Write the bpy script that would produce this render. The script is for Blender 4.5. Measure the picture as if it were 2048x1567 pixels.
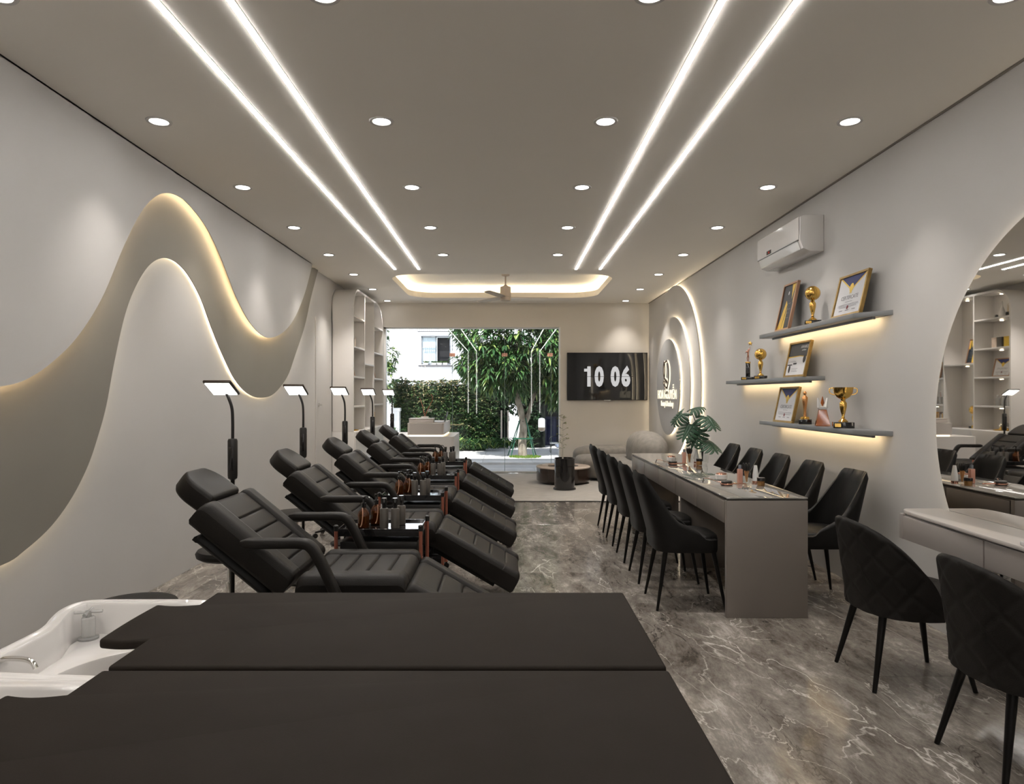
import bpy, bmesh, math, random
from mathutils import Vector, Matrix
R = math.radians
random.seed(7)
C = bpy.context.scene.collection
for o in list(bpy.data.objects):
    bpy.data.objects.remove(o, do_unlink=True)

# ------------------------------------------------------------------ camera, world, sun, exposure
EYE = 1.368
cd = bpy.data.cameras.new('camera'); cam = bpy.data.objects.new('camera', cd); C.objects.link(cam)
cd.sensor_width = 36.0; cd.lens = 1365.0/2048.0*36.0
cd.shift_x = 9/2048; cd.shift_y = 6.5/2048; cd.clip_start = 0.05
cam.location = (0, 0, EYE); cam.rotation_euler = (R(90), 0, 0)
bpy.context.scene.camera = cam
vs = bpy.context.scene.view_settings
vs.view_transform = 'Standard'; vs.look = 'None'; vs.gamma = 1; vs.use_curve_mapping = False
vs.exposure = 0.33
cy = bpy.context.scene.cycles
cy.max_bounces = 8; cy.diffuse_bounces = 5; cy.glossy_bounces = 4; cy.transmission_bounces = 6; cy.transparent_max_bounces = 12
cy.sample_clamp_indirect = 6; cy.caustics_reflective = False; cy.caustics_refractive = False

w = bpy.data.worlds.new('sky'); bpy.context.scene.world = w; w.use_nodes = True
wn = w.node_tree.nodes; wl = w.node_tree.links
sky = wn.new('ShaderNodeTexSky'); sky.sky_type = 'NISHITA'; sky.sun_disc = False
sky.sun_elevation = R(52); sky.sun_rotation = R(200)
hs_ = wn.new('ShaderNodeHueSaturation'); hs_.inputs['Saturation'].default_value = .45; wl.new(sky.outputs[0], hs_.inputs['Color'])
wl.new(hs_.outputs[0], wn['Background'].inputs[0]); wn['Background'].inputs[1].default_value = 0.32
sd = bpy.data.lights.new('sun', 'SUN'); sd.energy = 6.5; sd.angle = R(0.6); sd.color = (1, .96, .9)
sun = bpy.data.objects.new('sun', sd); C.objects.link(sun)
sun.rotation_euler = (R(30), 0, R(-24))      # high sun behind the building, shining onto the facade across the street

SPOT_W = 40.0
LED_CEIL = 25.0
LED_WARM = 25.0

# ------------------------------------------------------------------ materials
def mat(name, col, rough=.5, metal=0.0, emit=None, estr=0.0, spec=.5, coat=0.0, trans=0.0, ior=1.45):
    m = bpy.data.materials.new(name); m.use_nodes = True
    b = m.node_tree.nodes['Principled BSDF']
    b.inputs['Base Color'].default_value = (*col, 1); b.inputs['Roughness'].default_value = rough
    b.inputs['Metallic'].default_value = metal; b.inputs['Specular IOR Level'].default_value = spec
    b.inputs['Coat Weight'].default_value = coat; b.inputs['Transmission Weight'].default_value = trans
    b.inputs['IOR'].default_value = ior
    if emit:
        b.inputs['Emission Color'].default_value = (*emit, 1); b.inputs['Emission Strength'].default_value = estr
    return m
def nodes(m): return m.node_tree.nodes, m.node_tree.links, m.node_tree.nodes['Principled BSDF']
def noisy(m, c1, c2, scale=6, detail=5, bump=0.0, bscale=40, stretch=(1, 1, 1), rough_var=None):
    n, l, b = nodes(m)
    tc = n.new('ShaderNodeTexCoord'); mp = n.new('ShaderNodeMapping'); mp.inputs['Scale'].default_value = stretch
    l.new(tc.outputs['Object'], mp.inputs['Vector'])
    t = n.new('ShaderNodeTexNoise'); t.inputs['Scale'].default_value = scale; t.inputs['Detail'].default_value = detail
    l.new(mp.outputs[0], t.inputs['Vector'])
    r = n.new('ShaderNodeValToRGB'); r.color_ramp.elements[0].position = .35; r.color_ramp.elements[1].position = .65
    r.color_ramp.elements[0].color = (*c1, 1); r.color_ramp.elements[1].color = (*c2, 1)
    l.new(t.outputs['Fac'], r.inputs[0]); l.new(r.outputs[0], b.inputs['Base Color'])
    if bump:
        t2 = n.new('ShaderNodeTexNoise'); t2.inputs['Scale'].default_value = bscale; t2.inputs['Detail'].default_value = 3
        l.new(mp.outputs[0], t2.inputs['Vector'])
        bp = n.new('ShaderNodeBump'); bp.inputs['Strength'].default_value = bump; bp.inputs['Distance'].default_value = .01
        l.new(t2.outputs['Fac'], bp.inputs['Height']); l.new(bp.outputs[0], b.inputs['Normal'])
    return m

WALL = noisy(mat('wall_paint', (.55, .53, .5), .55), (.505, .492, .475), (.525, .512, .495), 1.2, 3, .02, 60)
FRONTW = noisy(mat('front_wall_brightened', (.7, .66, .6), .55), (.74, .70, .64), (.77, .73, .67), 1.2, 3, .02, 60)  # wall paint lightened and warmed, standing in for light missing at the far end
CEIL = noisy(mat('ceiling_paint', (.5, .48, .45), .6), (.90, .865, .80), (.92, .885, .82), .8, 3)
BAND = noisy(mat('taupe_band_paint', (.3, .28, .25), .55), (.215, .20, .175), (.235, .22, .19), 1, 3)
DISC = mat('grey_disc_paint', (.33, .33, .33), .5)
WHITE = mat("white_lacquer", (.64, .62, .60), .3)
WPLAS = mat('white_gloss_plastic', (.75, .73, .71), .12, coat=.5)
GREYT = mat('grey_taupe_lacquer', (.21, .185, .165), .32)
GREYV = mat('light_taupe_lacquer', (.33, .30, .28), .3)
GREYVT = mat('pale_taupe_top', (.52, .48, .45), .22)
GLASSTOP = mat('smoked_glass_top', (.22, .21, .195), .03, spec=.7, coat=1.0, ior=2.0)
DARKEDGE = mat('dark_edge', (.03, .025, .022), .3)
LEATH = noisy(mat('black_leather', (.03, .027, .025), .45, spec=.28), (.0105, .0088, .0075), (.0135, .0115, .0098), 9, 4, .12, 300)
LEATH2 = noisy(mat('matte_black_leather', (.02, .018, .016), .45, spec=.22), (.0065, .0060, .0056), (.0085, .0078, .0072), 9, 4, .12, 300)
QUILT = noisy(mat('quilted_black_leather', (.02, .018, .016), .55, spec=.2), (.0105, .0092, .008), (.014, .0122, .0108), 9, 4, .12, 300)
BEDM = noisy(mat('dark_brown_vinyl', (.04, .035, .03), .68, spec=.12), (.019, .0150, .0120), (.0215, .0172, .0140), 5, 4, .05, 250)
BLKM = mat('black_metal', (.012, .011, .01), .32, .6)
BLKP = mat('black_plastic', (.015, .014, .013), .3)
BLKG = mat('black_gloss', (.012, .011, .011), .08, coat=.6)
CHROME = mat('chrome', (.75, .74, .72), .08, 1)
COPPER = mat('copper_tube', (.50, .18, .12), .35, .7)
ROSE = mat('rose_gold', (.62, .33, .24), .2, 1)
GOLD = mat('polished_gold', (.80, .50, .13), .16, 1)
GOLDF = noisy(mat('gold_picture_frame', (.32, .20, .06), .35, .6), (.30, .19, .06), (.38, .25, .09), 20, 3)
COPF = mat('copper_picture_frame', (.45, .27, .18), .28, .8)
PAPER = mat('certificate_paper', (.66, .66, .68), .5)
NAVY = mat('navy_print', (.012, .022, .13), .5)
DNAVY = mat('dark_teal_print', (.008, .016, .028), .4)
INK = mat('grey_ink', (.22, .22, .24), .6)
INKD = mat('black_ink', (.03, .03, .035), .6)
YELL = mat('golden_print', (.72, .48, .06), .3, .3)
REDP = mat('dark_red_seal', (.16, .015, .02), .5)
SHELFM = mat('blue_grey_shelf', (.20, .205, .21), .3)
AMBER = mat('amber_glass', (.26, .065, .008), .04, trans=.85, ior=1.45)
GREYB = mat('grey_bottle', (.085, .075, .065), .28)
CRYST = mat('amber_crystal', (.62, .17, .03), .06, trans=.6)
SATW = mat('satin_white_crystal', (.75, .75, .74), .1)
ACRY = mat('clear_acrylic', (.93, .93, .92), .03, trans=.7, ior=1.2)
CERAM = mat('white_ceramic', (.74, .72, .70), .12, coat=.5)
CURB = noisy(mat('grey_sofa_fabric', (.2, .19, .17), .85), (.20, .185, .165), (.25, .23, .205), 14, 4, .1, 200)
RUGM = noisy(mat('beige_woven_rug', (.4, .38, .34), .95), (.36, .335, .30), (.52, .495, .46), 26, 6, .5, 180, (.35, 6, 1))
STONET = noisy(mat('beige_stone_top', (.5, .4, .33), .25), (.48, .38, .31), (.58, .49, .42), 9, 5)
TREEB = noisy(mat('tree_bark', (.3, .26, .2), .9), (.16, .13, .10), (.42, .37, .30), 14, 6, .6, 40, (1, 1, .35))
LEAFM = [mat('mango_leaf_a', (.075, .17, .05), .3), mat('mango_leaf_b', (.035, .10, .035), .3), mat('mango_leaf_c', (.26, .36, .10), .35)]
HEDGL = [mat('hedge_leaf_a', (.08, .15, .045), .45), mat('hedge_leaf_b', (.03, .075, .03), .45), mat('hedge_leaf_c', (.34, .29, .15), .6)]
MONST = mat('monstera_leaf', (.035, .085, .05), .35)
STEM = mat('dark_stem', (.012, .014, .01), .5)
HOUSE = noisy(mat('white_house_render', (.85, .86, .9), .7), (.80, .81, .85), (.86, .87, .90), 1.5, 4)
PAVE = noisy(mat('pale_paving', (.5, .5, .5), .7), (.46, .455, .45), (.56, .555, .55), 3, 6, .1, 60)
KERB = noisy(mat('kerb_stone', (.6, .6, .62), .7), (.60, .59, .58), (.70, .69, .68), 4, 5)
DARKV = mat('dark_interior', (.012, .012, .014), .6)
BLUED = mat('deep_blue_door', (.008, .012, .045), .4)
GREENP = mat('green_painted_stake', (.02, .12, .07), .5)
GRASS = mat('grass_green', (.14, .24, .03), .8)
MIRROR = mat('mirror_silver', (.80, .79, .77), .015, 1)

def emis(name, col, s):
    m = bpy.data.materials.new(name); m.use_nodes = True; n = m.node_tree.nodes; n.clear()
    e = n.new('ShaderNodeEmission'); e.inputs[0].default_value = (*col, 1); e.inputs[1].default_value = s
    o = n.new('ShaderNodeOutputMaterial'); m.node_tree.links.new(e.outputs[0], o.inputs[0]); return m
LEDW = emis('ceiling_led', (1, .965, .93), LED_CEIL)
LEDV = emis('rear_wall_led', (1, .965, .93), 8.0)
WARM = emis('warm_led', (1, .82, .56), LED_WARM)
WARM2 = emis('warm_led_upper', (1, .74, .44), 40.0)
COVE = emis('cove_led', (1, .82, .56), 22.0)
RING = emis('sign_led', (1, .82, .56), 26.0)
MIRL = emis('mirror_led', (1, .86, .66), 16.0)
SHLED = emis('shelf_led', (1, .74, .42), 34.0)
LENS = emis('downlight_lens', (1, .97, .93), 14.0)
LAMPE = emis('lamp_panel', (1, .98, .95), 7.0)
SCRD = emis('screen_digits', (.78, .77, .76), .62)
SCRK = mat('tv_screen', (.006, .006, .006), .05, spec=.6, coat=.3, emit=(.02, .02, .02), estr=.15)
SIGNL = emis('sign_letter_glow', (1, .86, .62), 1.15)

def glass_mat():
    m = bpy.data.materials.new('clear_glass'); m.use_nodes = True; n = m.node_tree.nodes; l = m.node_tree.links; n.clear()
    t = n.new('ShaderNodeBsdfTransparent'); t.inputs[0].default_value = (.96, .97, .97, 1)
    g = n.new('ShaderNodeBsdfGlossy'); g.inputs['Roughness'].default_value = 0.0
    lw = n.new('ShaderNodeLayerWeight'); lw.inputs[0].default_value = .5
    pw = n.new('ShaderNodeMath'); pw.operation = 'POWER'; pw.inputs[1].default_value = 5; l.new(lw.outputs['Facing'], pw.inputs[0])
    f = n.new('ShaderNodeMath'); f.operation = 'MULTIPLY_ADD'; f.inputs[1].default_value = .92; f.inputs[2].default_value = .035; l.new(pw.outputs[0], f.inputs[0])
    x = n.new('ShaderNodeMixShader'); o = n.new('ShaderNodeOutputMaterial')
    l.new(f.outputs[0], x.inputs[0]); l.new(t.outputs[0], x.inputs[1]); l.new(g.outputs[0], x.inputs[2]); l.new(x.outputs[0], o.inputs[0])
    return m
GLASS = glass_mat()

def marble():
    m = mat('grey_brown_marble', (.2, .18, .16), .16, spec=.55)
    n, l, b = nodes(m)
    tc = n.new('ShaderNodeTexCoord'); oi = n.new('ShaderNodeObjectInfo')
    mu = n.new('ShaderNodeMath'); mu.operation = 'MULTIPLY'; mu.inputs[1].default_value = 37.0; l.new(oi.outputs['Random'], mu.inputs[0])
    co = n.new('ShaderNodeCombineXYZ'); l.new(mu.outputs[0], co.inputs[2]); l.new(mu.outputs[0], co.inputs[0])
    ad = n.new('ShaderNodeVectorMath'); ad.operation = 'ADD'; l.new(tc.outputs['Object'], ad.inputs[0]); l.new(co.outputs[0], ad.inputs[1])
    mp = n.new('ShaderNodeMapping'); mp.inputs['Rotation'].default_value = (0, 0, R(9)); mp.inputs['Scale'].default_value = (1.7, .62, 1)
    l.new(ad.outputs[0], mp.inputs['Vector'])
    def noise(s, d, dist=0, rg=.55):
        t = n.new('ShaderNodeTexNoise'); t.inputs['Scale'].default_value = s; t.inputs['Detail'].default_value = d
        t.inputs['Distortion'].default_value = dist; t.inputs['Roughness'].default_value = rg; l.new(mp.outputs[0], t.inputs['Vector']); return t.outputs['Fac']
    def ramp(src, els):
        r = n.new('ShaderNodeValToRGB'); cr = r.color_ramp
        cr.elements[0].position, cr.elements[0].color = els[0][0], (*els[0][1], 1)
        cr.elements[1].position, cr.elements[1].color = els[-1][0], (*els[-1][1], 1)
        for p, c in els[1:-1]:
            e = cr.elements.new(p); e.color = (*c, 1)
        l.new(src, r.inputs[0]); return r.outputs[0]
    base = ramp(noise(2.6, 15, .25, .80), [(.36, (.070, .058, .048)), (.46, (.165, .146, .127)), (.54, (.24, .216, .190)), (.64, (.46, .42, .38))])
    def vein(s, dist, wdt, lo, hi):
        v = noise(s, 6, dist, .5)
        sb = n.new('ShaderNodeMath'); sb.operation = 'SUBTRACT'; l.new(v, sb.inputs[0]); sb.inputs[1].default_value = .5
        ab = n.new('ShaderNodeMath'); ab.operation = 'ABSOLUTE'; l.new(sb.outputs[0], ab.inputs[0])
        mr = n.new('ShaderNodeMapRange'); mr.inputs['From Min'].default_value = 0; mr.inputs['From Max'].default_value = wdt
        mr.inputs['To Min'].default_value = .85; mr.inputs['To Max'].default_value = 0; l.new(ab.outputs[0], mr.inputs['Value'])
        k = noise(1.3, 3, 0.2); mk = n.new('ShaderNodeMapRange'); mk.inputs['From Min'].default_value = lo; mk.inputs['From Max'].default_value = hi
        l.new(k, mk.inputs['Value'])
        mm = n.new('ShaderNodeMath'); mm.operation = 'MULTIPLY'; l.new(mr.outputs[0], mm.inputs[0]); l.new(mk.outputs[0], mm.inputs[1]); return mm.outputs[0]
    def mix(a, fac, colr):
        x = n.new('ShaderNodeMix'); x.data_type = 'RGBA'; l.new(fac, x.inputs[0]); l.new(a, x.inputs[6]); x.inputs[7].default_value = (*colr, 1); return x.outputs[2]
    c = mix(base, vein(1.0, .5, .0045, .44, .56), (.66, .62, .57))
    c = mix(c, vein(2.1, .6, .006, .47, .60), (.58, .54, .49))
    c = mix(c, vein(1.5, .35, .0035, .52, .46), (.55, .51, .46))
    c = mix(c, vein(3.4, .9, .012, .50, .42), (.05, .042, .036))
    l.new(c, b.inputs['Base Color'])
    rr = n.new('ShaderNodeMapRange'); rr.inputs['To Min'].default_value = .07; rr.inputs['To Max'].default_value = .17; l.new(noise(5, 4), rr.inputs['Value']); l.new(rr.outputs[0], b.inputs['Roughness'])
    return m
MARB = marble()

# ------------------------------------------------------------------ mesh helpers
class MB:
    def __init__(s): s.v = []; s.f = []; s.mi = []
    def add(s, vs_, fs, M=None, mi=0):
        k = len(s.v)
        s.v += [tuple(M @ Vector(p)) if M else tuple(p) for p in vs_]
        s.f += [tuple(i + k for i in f) for f in fs]; s.mi += [mi]*len(fs); return s
    def box(s, x0, x1, y0, y1, z0, z1, M=None, mi=0):
        return s.add([(x0,y0,z0),(x1,y0,z0),(x1,y1,z0),(x0,y1,z0),(x0,y0,z1),(x1,y0,z1),(x1,y1,z1),(x0,y1,z1)],
                     [(0,3,2,1),(4,5,6,7),(0,1,5,4),(1,2,6,5),(2,3,7,6),(3,0,4,7)], M, mi)
    def lathe(s, prof, n=24, M=None, mi=0, caps=True):
        vs_ = []; fs = []
        for r, z in prof:
            for i in range(n):
                a = 2*math.pi*i/n; vs_.append((r*math.cos(a), r*math.sin(a), z))
        for j in range(len(prof)-1):
            for i in range(n):
                a = j*n+i; b = j*n+(i+1) % n; fs.append((a, b, b+n, a+n))
        if caps:
            fs.append(tuple(range(n))[::-1]); fs.append(tuple(range((len(prof)-1)*n, len(prof)*n)))
        return s.add(vs_, fs, M, mi)
    def cyl(s, r, z0, z1, n=20, M=None, mi=0): return s.lathe([(r, z0), (r, z1)], n, M, mi)
    def tube(s, pts, r, n=8, closed=False, M=None, mi=0):
        P = [Vector(p) for p in pts]; m = len(P); rs = r if isinstance(r, (list, tuple)) else [r]*m
        vs_ = []; fs = []; up = None
        for i in range(m):
            if closed: t = P[(i+1) % m]-P[i-1]
            else: t = P[min(i+1, m-1)]-P[max(i-1, 0)]
            t.normalize()
            if up is None:
                up = Vector((0,0,1)) if abs(t.z) < .9 else Vector((1,0,0))
            a = up - t*up.dot(t); a.normalize(); b = t.cross(a); up = a
            for k in range(n):
                q = 2*math.pi*k/n; vs_.append(P[i]+(a*math.cos(q)+b*math.sin(q))*rs[i])
        for i in range(m if closed else m-1):
            for k in range(n):
                j = (i+1) % m; fs.append((i*n+k, i*n+(k+1) % n, j*n+(k+1) % n, j*n+k))
        if not closed: fs.append(tuple(range(n))[::-1]); fs.append(tuple(range((m-1)*n, m*n)))
        return s.add(vs_, fs, M, mi)
    def prism(s, poly, lo, hi, axis='z', M=None, mi=0):
        def P(a, b, c):
            return {'z': (a, b, c), 'x': (c, a, b), 'y': (a, c, b)}[axis]
        n = len(poly)
        vs_ = [P(a, b, lo) for a, b in poly]+[P(a, b, hi) for a, b in poly]
        fs = [tuple(range(n))[::-1], tuple(range(n, 2*n))]+[(i, (i+1) % n, (i+1) % n+n, i+n) for i in range(n)]
        return s.add(vs_, fs, M, mi)
    def grid(s, pts, M=None, mi=0, close_u=False):
        nu = len(pts); nv = len(pts[0]); vs_ = [p for row in pts for p in row]
        fs = [(i*nv+j, ((i+1) % nu)*nv+j, ((i+1) % nu)*nv+j+1, i*nv+j+1) for i in range(nu if close_u else nu-1) for j in range(nv-1)]
        return s.add(vs_, fs, M, mi)
    def build(s, name, m, parent=None, bevel=0, seg=2, smooth=True, ang=38, label=None, fix=True, sub=0):
        me = bpy.data.meshes.new(name); me.from_pydata(s.v, [], s.f)
        ms = m if isinstance(m, (list, tuple)) else [m]
        for q in ms: me.materials.append(q)
        if len(ms) > 1: me.polygons.foreach_set('material_index', s.mi)
        if fix or bevel:
            b = bmesh.new(); b.from_mesh(me)
            if fix: bmesh.ops.recalc_face_normals(b, faces=b.faces)
            if bevel:
                ed = [e for e in b.edges if len(e.link_faces) == 2 and e.calc_face_angle(0) > R(28)]
                bmesh.ops.bevel(b, geom=ed, offset=bevel, segments=seg, profile=.5, affect='EDGES', clamp_overlap=True)
            b.to_mesh(me); b.free()
        if smooth:
            me.polygons.foreach_set('use_smooth', [True]*len(me.polygons)); me.set_sharp_from_angle(angle=R(ang))
        o = bpy.data.objects.new(name, me); C.objects.link(o)
        if parent: o.parent = parent
        if label: o['label'] = label
        if sub:
            md = o.modifiers.new('sub', 'SUBSURF'); md.levels = sub; md.render_levels = sub
        return o

def T(x, y, z): return Matrix.Translation((x, y, z))
def RX(a): return Matrix.Rotation(R(a), 4, 'X')
def RY(a): return Matrix.Rotation(R(a), 4, 'Y')
def RZ(a): return Matrix.Rotation(R(a), 4, 'Z')
def S(x, y, z): return Matrix.Diagonal((x, y, z, 1))

def tag(o, label, cat, group=None, kind=None):
    o['label'] = label; o['category'] = cat
    if group: o['group'] = group
    if kind: o['kind'] = kind
    return o
def thing(name, label, cat, loc=(0,0,0), rz=0, group=None):
    o = bpy.data.objects.new(name, None); C.objects.link(o); o.empty_display_size = .1
    o.location = loc; o.rotation_euler = (0, 0, R(rz)); return tag(o, label, cat, group)
def struct(o, label=None):
    o['kind'] = 'structure'
    if label: o['label'] = label
    return o
KIDS = {}
def copy_tree(o, parent=None):
    c = o.copy(); C.objects.link(c); c.parent = parent
    for ch in list(o.children): copy_tree(ch, c)
    return c
def dup(o, loc, label, rz=None):
    c = copy_tree(o); c.location = loc; c['label'] = label
    if rz is not None: c.rotation_euler = (0, 0, R(rz))
    return c
def smooth_pts(pts, k=6):
    out = []; n = len(pts)
    for i in range(n-1):
        p0, p1, p2, p3 = pts[max(i-1, 0)], pts[i], pts[i+1], pts[min(i+2, n-1)]
        for j in range(k):
            t = j/k
            out.append(tuple(.5*((2*b)+(-a+c)*t+(2*a-5*b+4*c-d)*t*t+(-a+3*b-3*c+d)*t**3) for a, b, c, d in zip(p0, p1, p2, p3)))
    out.append(tuple(pts[-1])); return out
def text_obj(body, size, depth, m, name, parent=None, M=None, sx=1.0, align='CENTER', fat=0.0):
    cu = bpy.data.curves.new(name, 'FONT'); cu.body = body; cu.size = size; cu.extrude = depth; cu.align_x = align; cu.resolution_u = 3; cu.offset = fat
    t = bpy.data.objects.new('tmp', cu); C.objects.link(t)
    me = bpy.data.meshes.new_from_object(t.evaluated_get(bpy.context.evaluated_depsgraph_get()))
    bpy.data.objects.remove(t, do_unlink=True)
    me.transform((M or Matrix()) @ S(sx, 1, 1)); me.materials.clear(); me.materials.append(m)
    o = bpy.data.objects.new(name, me); C.objects.link(o); o.parent = parent; return o

def sm(a, b, x):
    t = max(0, min(1, (x-a)/(b-a))); return t*t*(3-2*t)
def cushion(mb, L, W, Th, bol=0, rai=.018, seams=(), r=.03, nu=40, nv=26, wf=None, M=None, crown=.0):
    """padded slab: x 0..L, y -W/2..W/2, top near z=0, bottom at -Th; side bolsters and stitched channels are real relief"""
    us = sorted(set([q/L+d/L for q in seams for d in (-.014, -.008, -.004, 0, .004, .008, .014)]+[0, .15*r/L, .4*r/L, .8*r/L, 1.4*r/L]+[i/nu for i in range(1, nu)]+[1-.15*r/L, 1-.4*r/L, 1-.8*r/L, 1-1.4*r/L, 1]))
    bq = (W/2-bol)/(W/2)
    vs_ = sorted(set(([sg*(bq+d/W) for sg in (-1, 1) for d in (-.02, -.01, 0, .01, .025, .045)] if bol else [])+[-1, -1+.3*r/W, -1+.8*r/W, -1+1.6*r/W, -1+2.8*r/W]+[-1+2*i/nv for i in range(1, nv)]+[1-.3*r/W, 1-.8*r/W, 1-1.6*r/W, 1-2.8*r/W, 1]))
    def edge(d): return 0 if d >= r else -(r-math.sqrt(max(0, r*r-(r-d)**2)))
    rows = []
    for u in us:
        x = u*L; ww = W*(wf(u) if wf else 1); row = []
        for v in vs_:
            y = v*ww/2; dx = min(x, L-x); dy = ww/2-abs(y)
            z = edge(dx)+edge(dy)
            if bol:
                inner = ww/2-bol
                z += rai*sm(inner-.002, inner+.016, abs(y)) - .010*math.exp(-((abs(y)-inner)/.005)**2)
                if abs(y) < inner:
                    for q in seams: z -= .009*math.exp(-((x-q)/.0045)**2)*sm(0, .01, inner-abs(y))
                    if seams: z += .0015*abs(math.sin(math.pi*(x-seams[0])/max(.01, seams[1]-seams[0] if len(seams) > 1 else .1)))
            z += crown*(1-v*v)*(1-(2*u-1)**2)
            row.append((x, y, max(z, -Th+.005)))
        rows.append(row)
    nU = len(us); nV = len(vs_)
    mb.grid(rows, M)
    ring = [rows[i][0] for i in range(nU)]+[rows[-1][j] for j in range(1, nV)]+[rows[i][-1] for i in range(nU-2, -1, -1)]+[rows[0][j] for j in range(nV-2, 0, -1)]
    n = len(ring); cx = L/2
    mid = [(x, y, -Th+min(r*.6, Th*.35)) for x, y, z in ring]
    bot = [(cx+(x-cx)*(1-.5*r/L), y*(1-.8*r/W), -Th) for x, y, z in ring]
    vv = ring+mid+bot
    fs = [(i, (i+1) % n, n+(i+1) % n, n+i) for i in range(n)]+[(n+i, n+(i+1) % n, 2*n+(i+1) % n, 2*n+i) for i in range(n)]+[tuple(range(2*n, 3*n))]
    return mb.add(vv, fs, M)

# ================================================================== ROOM SHELL
XL, XR, H, YF, YB = -2.50, 2.51, 3.0, 12.1, -0.9
# floor: large staggered marble slabs
fl = struct(MB().box(XL-.2, XR+.2, YB-.2, YF+.25, -.06, -.006).build('floor', mat('grout', (.05, .045, .04), .7), smooth=False))
TW, TL = .98, 1.95
tm = None
for ci in range(-4, 3):
    x0 = .741+TW*ci; off = 2.35+(TL/2 if ci % 2 else 0)
    for ri in range(-3, 7):
        y0 = off+TL*ri; xa, xb = max(x0, XL), min(x0+TW, XR); ya, yb = max(y0, YB), min(y0+TL, YF+.2)
        if xb-xa < .02 or yb-ya < .02: continue
        full = abs(xb-xa-TW) < 1e-6 and abs(yb-ya-TL) < 1e-6
        if full and tm:
            o = bpy.data.objects.new('tile', tm); C.objects.link(o)
        else:
            o = MB().box(0, xb-xa-.002, 0, yb-ya-.002, -.01, 0).build('tile', MARB, bevel=.0006, seg=1, smooth=False)
            if full: tm = o.data
        o.location = (xa+.001, ya+.001, 0); o.parent = fl

# ceiling with a rounded rectangular cove opening
cx0, cx1, cy0, cy1, cr = -1.62, 1.47, 9.2, 11.45, .42
def rrect(x0, x1, y0, y1, r, n=8):
    p = []
    for cx, cy_, a0 in ((x1-r, y1-r, 0), (x0+r, y1-r, 90), (x0+r, y0+r, 180), (x1-r, y0+r, 270)):
        for i in range(n+1):
            a = R(a0+90*i/n); p.append((cx+r*math.cos(a), cy_+r*math.sin(a)))
    return p
def plate_with_hole(mb, hole, X0, X1, Y0, Y1, z0, z1):
    # ring between the hole outline and the outer rectangle, by rays from the centre
    cx = sum(p[0] for p in hole)/len(hole); cyy = sum(p[1] for p in hole)/len(hole)
    def outp(p):
        dx, dy = p[0]-cx, p[1]-cyy; t = 1e9
        if dx > 1e-9: t = min(t, (X1-cx)/dx)
        if dx < -1e-9: t = min(t, (X0-cx)/dx)
        if dy > 1e-9: t = min(t, (Y1-cyy)/dy)
        if dy < -1e-9: t = min(t, (Y0-cyy)/dy)
        return (cx+dx*t, cyy+dy*t)
    pts = list(hole)
    for c in ((X0, Y0), (X1, Y0), (X1, Y1), (X0, Y1)):      # make sure each outer corner gets a ray
        a = math.atan2(c[1]-cyy, c[0]-cx)
        best = min(range(len(pts)), key=lambda i: abs(math.atan2(math.sin(math.atan2(pts[i][1]-cyy, pts[i][0]-cx)-a), math.cos(math.atan2(pts[i][1]-cyy, pts[i][0]-cx)-a))))
        pts[best] = (*pts[best][:2], c)
    n = len(pts); inn = [(p[0], p[1]) for p in pts]; out = [p[2] if len(p) == 3 else outp(p) for p in pts]
    vv = [(x, y, z0) for x, y in inn]+[(x, y, z0) for x, y in out]+[(x, y, z1) for x, y in inn]+[(x, y, z1) for x, y in out]
    fs = []
    for i in range(n):
        j = (i+1) % n
        fs += [(i, j, n+j, n+i), (2*n+i, 3*n+i, 3*n+j, 2*n+j), (i, 2*n+i, 2*n+j, j), (n+i, n+j, 3*n+j, 3*n+i)]
    mb.add(vv, fs)
hole = rrect(cx0, cx1, cy0, cy1, cr)
mb = MB(); mb.box(XL-.2, XR+.2, YB-.2, 8.95, H, H+.06)
plate_with_hole(mb, hole, XL-.2, XR+.2, 8.95, YF+.2, H, H+.06)
ceil = struct(mb.build('ceiling', CEIL, smooth=False))
mb = MB(); out = rrect(cx0-.16, cx1+.16, cy0-.16, cy1+.16, cr+.16)
mb.prism(rrect(cx0-.3, cx1+.3, cy0-.3, cy1+.3, cr+.3), H+.20, H+.24)
plate_with_hole(mb, out, cx0-.5, cx1+.5, cy0-.5, cy1+.5, H+.06, H+.20)
mb.build('cove_recess', CEIL, ceil, smooth=False)
lip = rrect(cx0-.06, cx1+.06, cy0-.06, cy1+.06, cr+.06, 10)
m_ = MB(); n = len(hole); o2 = rrect(cx0-.012, cx1+.012, cy0-.012, cy1+.012, cr+.012)
m_.grid([[(p[0], p[1], H+.0605) for p in hole+hole[:1]], [(p[0], p[1], H+.09) for p in hole+hole[:1]], [(p[0], p[1], H+.09) for p in o2+o2[:1]], [(p[0], p[1], H+.03) for p in o2+o2[:1]]])
m_.build('cove_upstand', CEIL, ceil, smooth=False)
MB().tube([(x, y, H+.078) for x, y in lip], .010, 6, closed=True).build('cove_light_strip', COVE, ceil)
MB().box(XL-.4, XR+.4, YB-.4, YF+.4, H+.3, H+.42).build('roof_slab', CEIL, ceil, smooth=False)

mb = MB().box(XL-.2, XL, YB-.2, YF+.2, 0, H+.3); wall_left = struct(mb.build('wall_left', WALL, smooth=False))
wall_right = struct(MB().box(XR, XR+.2, YB-.2, YF+.2, 0, H+.3).build('wall_right', WALL, smooth=False))
wall_rear = struct(MB().box(XL-.2, XR+.2, YB-.2, YB, 0, H+.3).build('wall_rear', WALL, smooth=False))
ox0, ox1, oz = -2.2, .94, 2.575
mb = MB().box(XL-.2, XR+.2, YF, YF+.22, oz, H+.3).box(ox1, XR+.2, YF, YF+.22, 0, oz).box(XL-.2, ox0, YF, YF+.22, 0, oz)
wall_front = struct(mb.build('wall_front', FRONTW, smooth=False))
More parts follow.
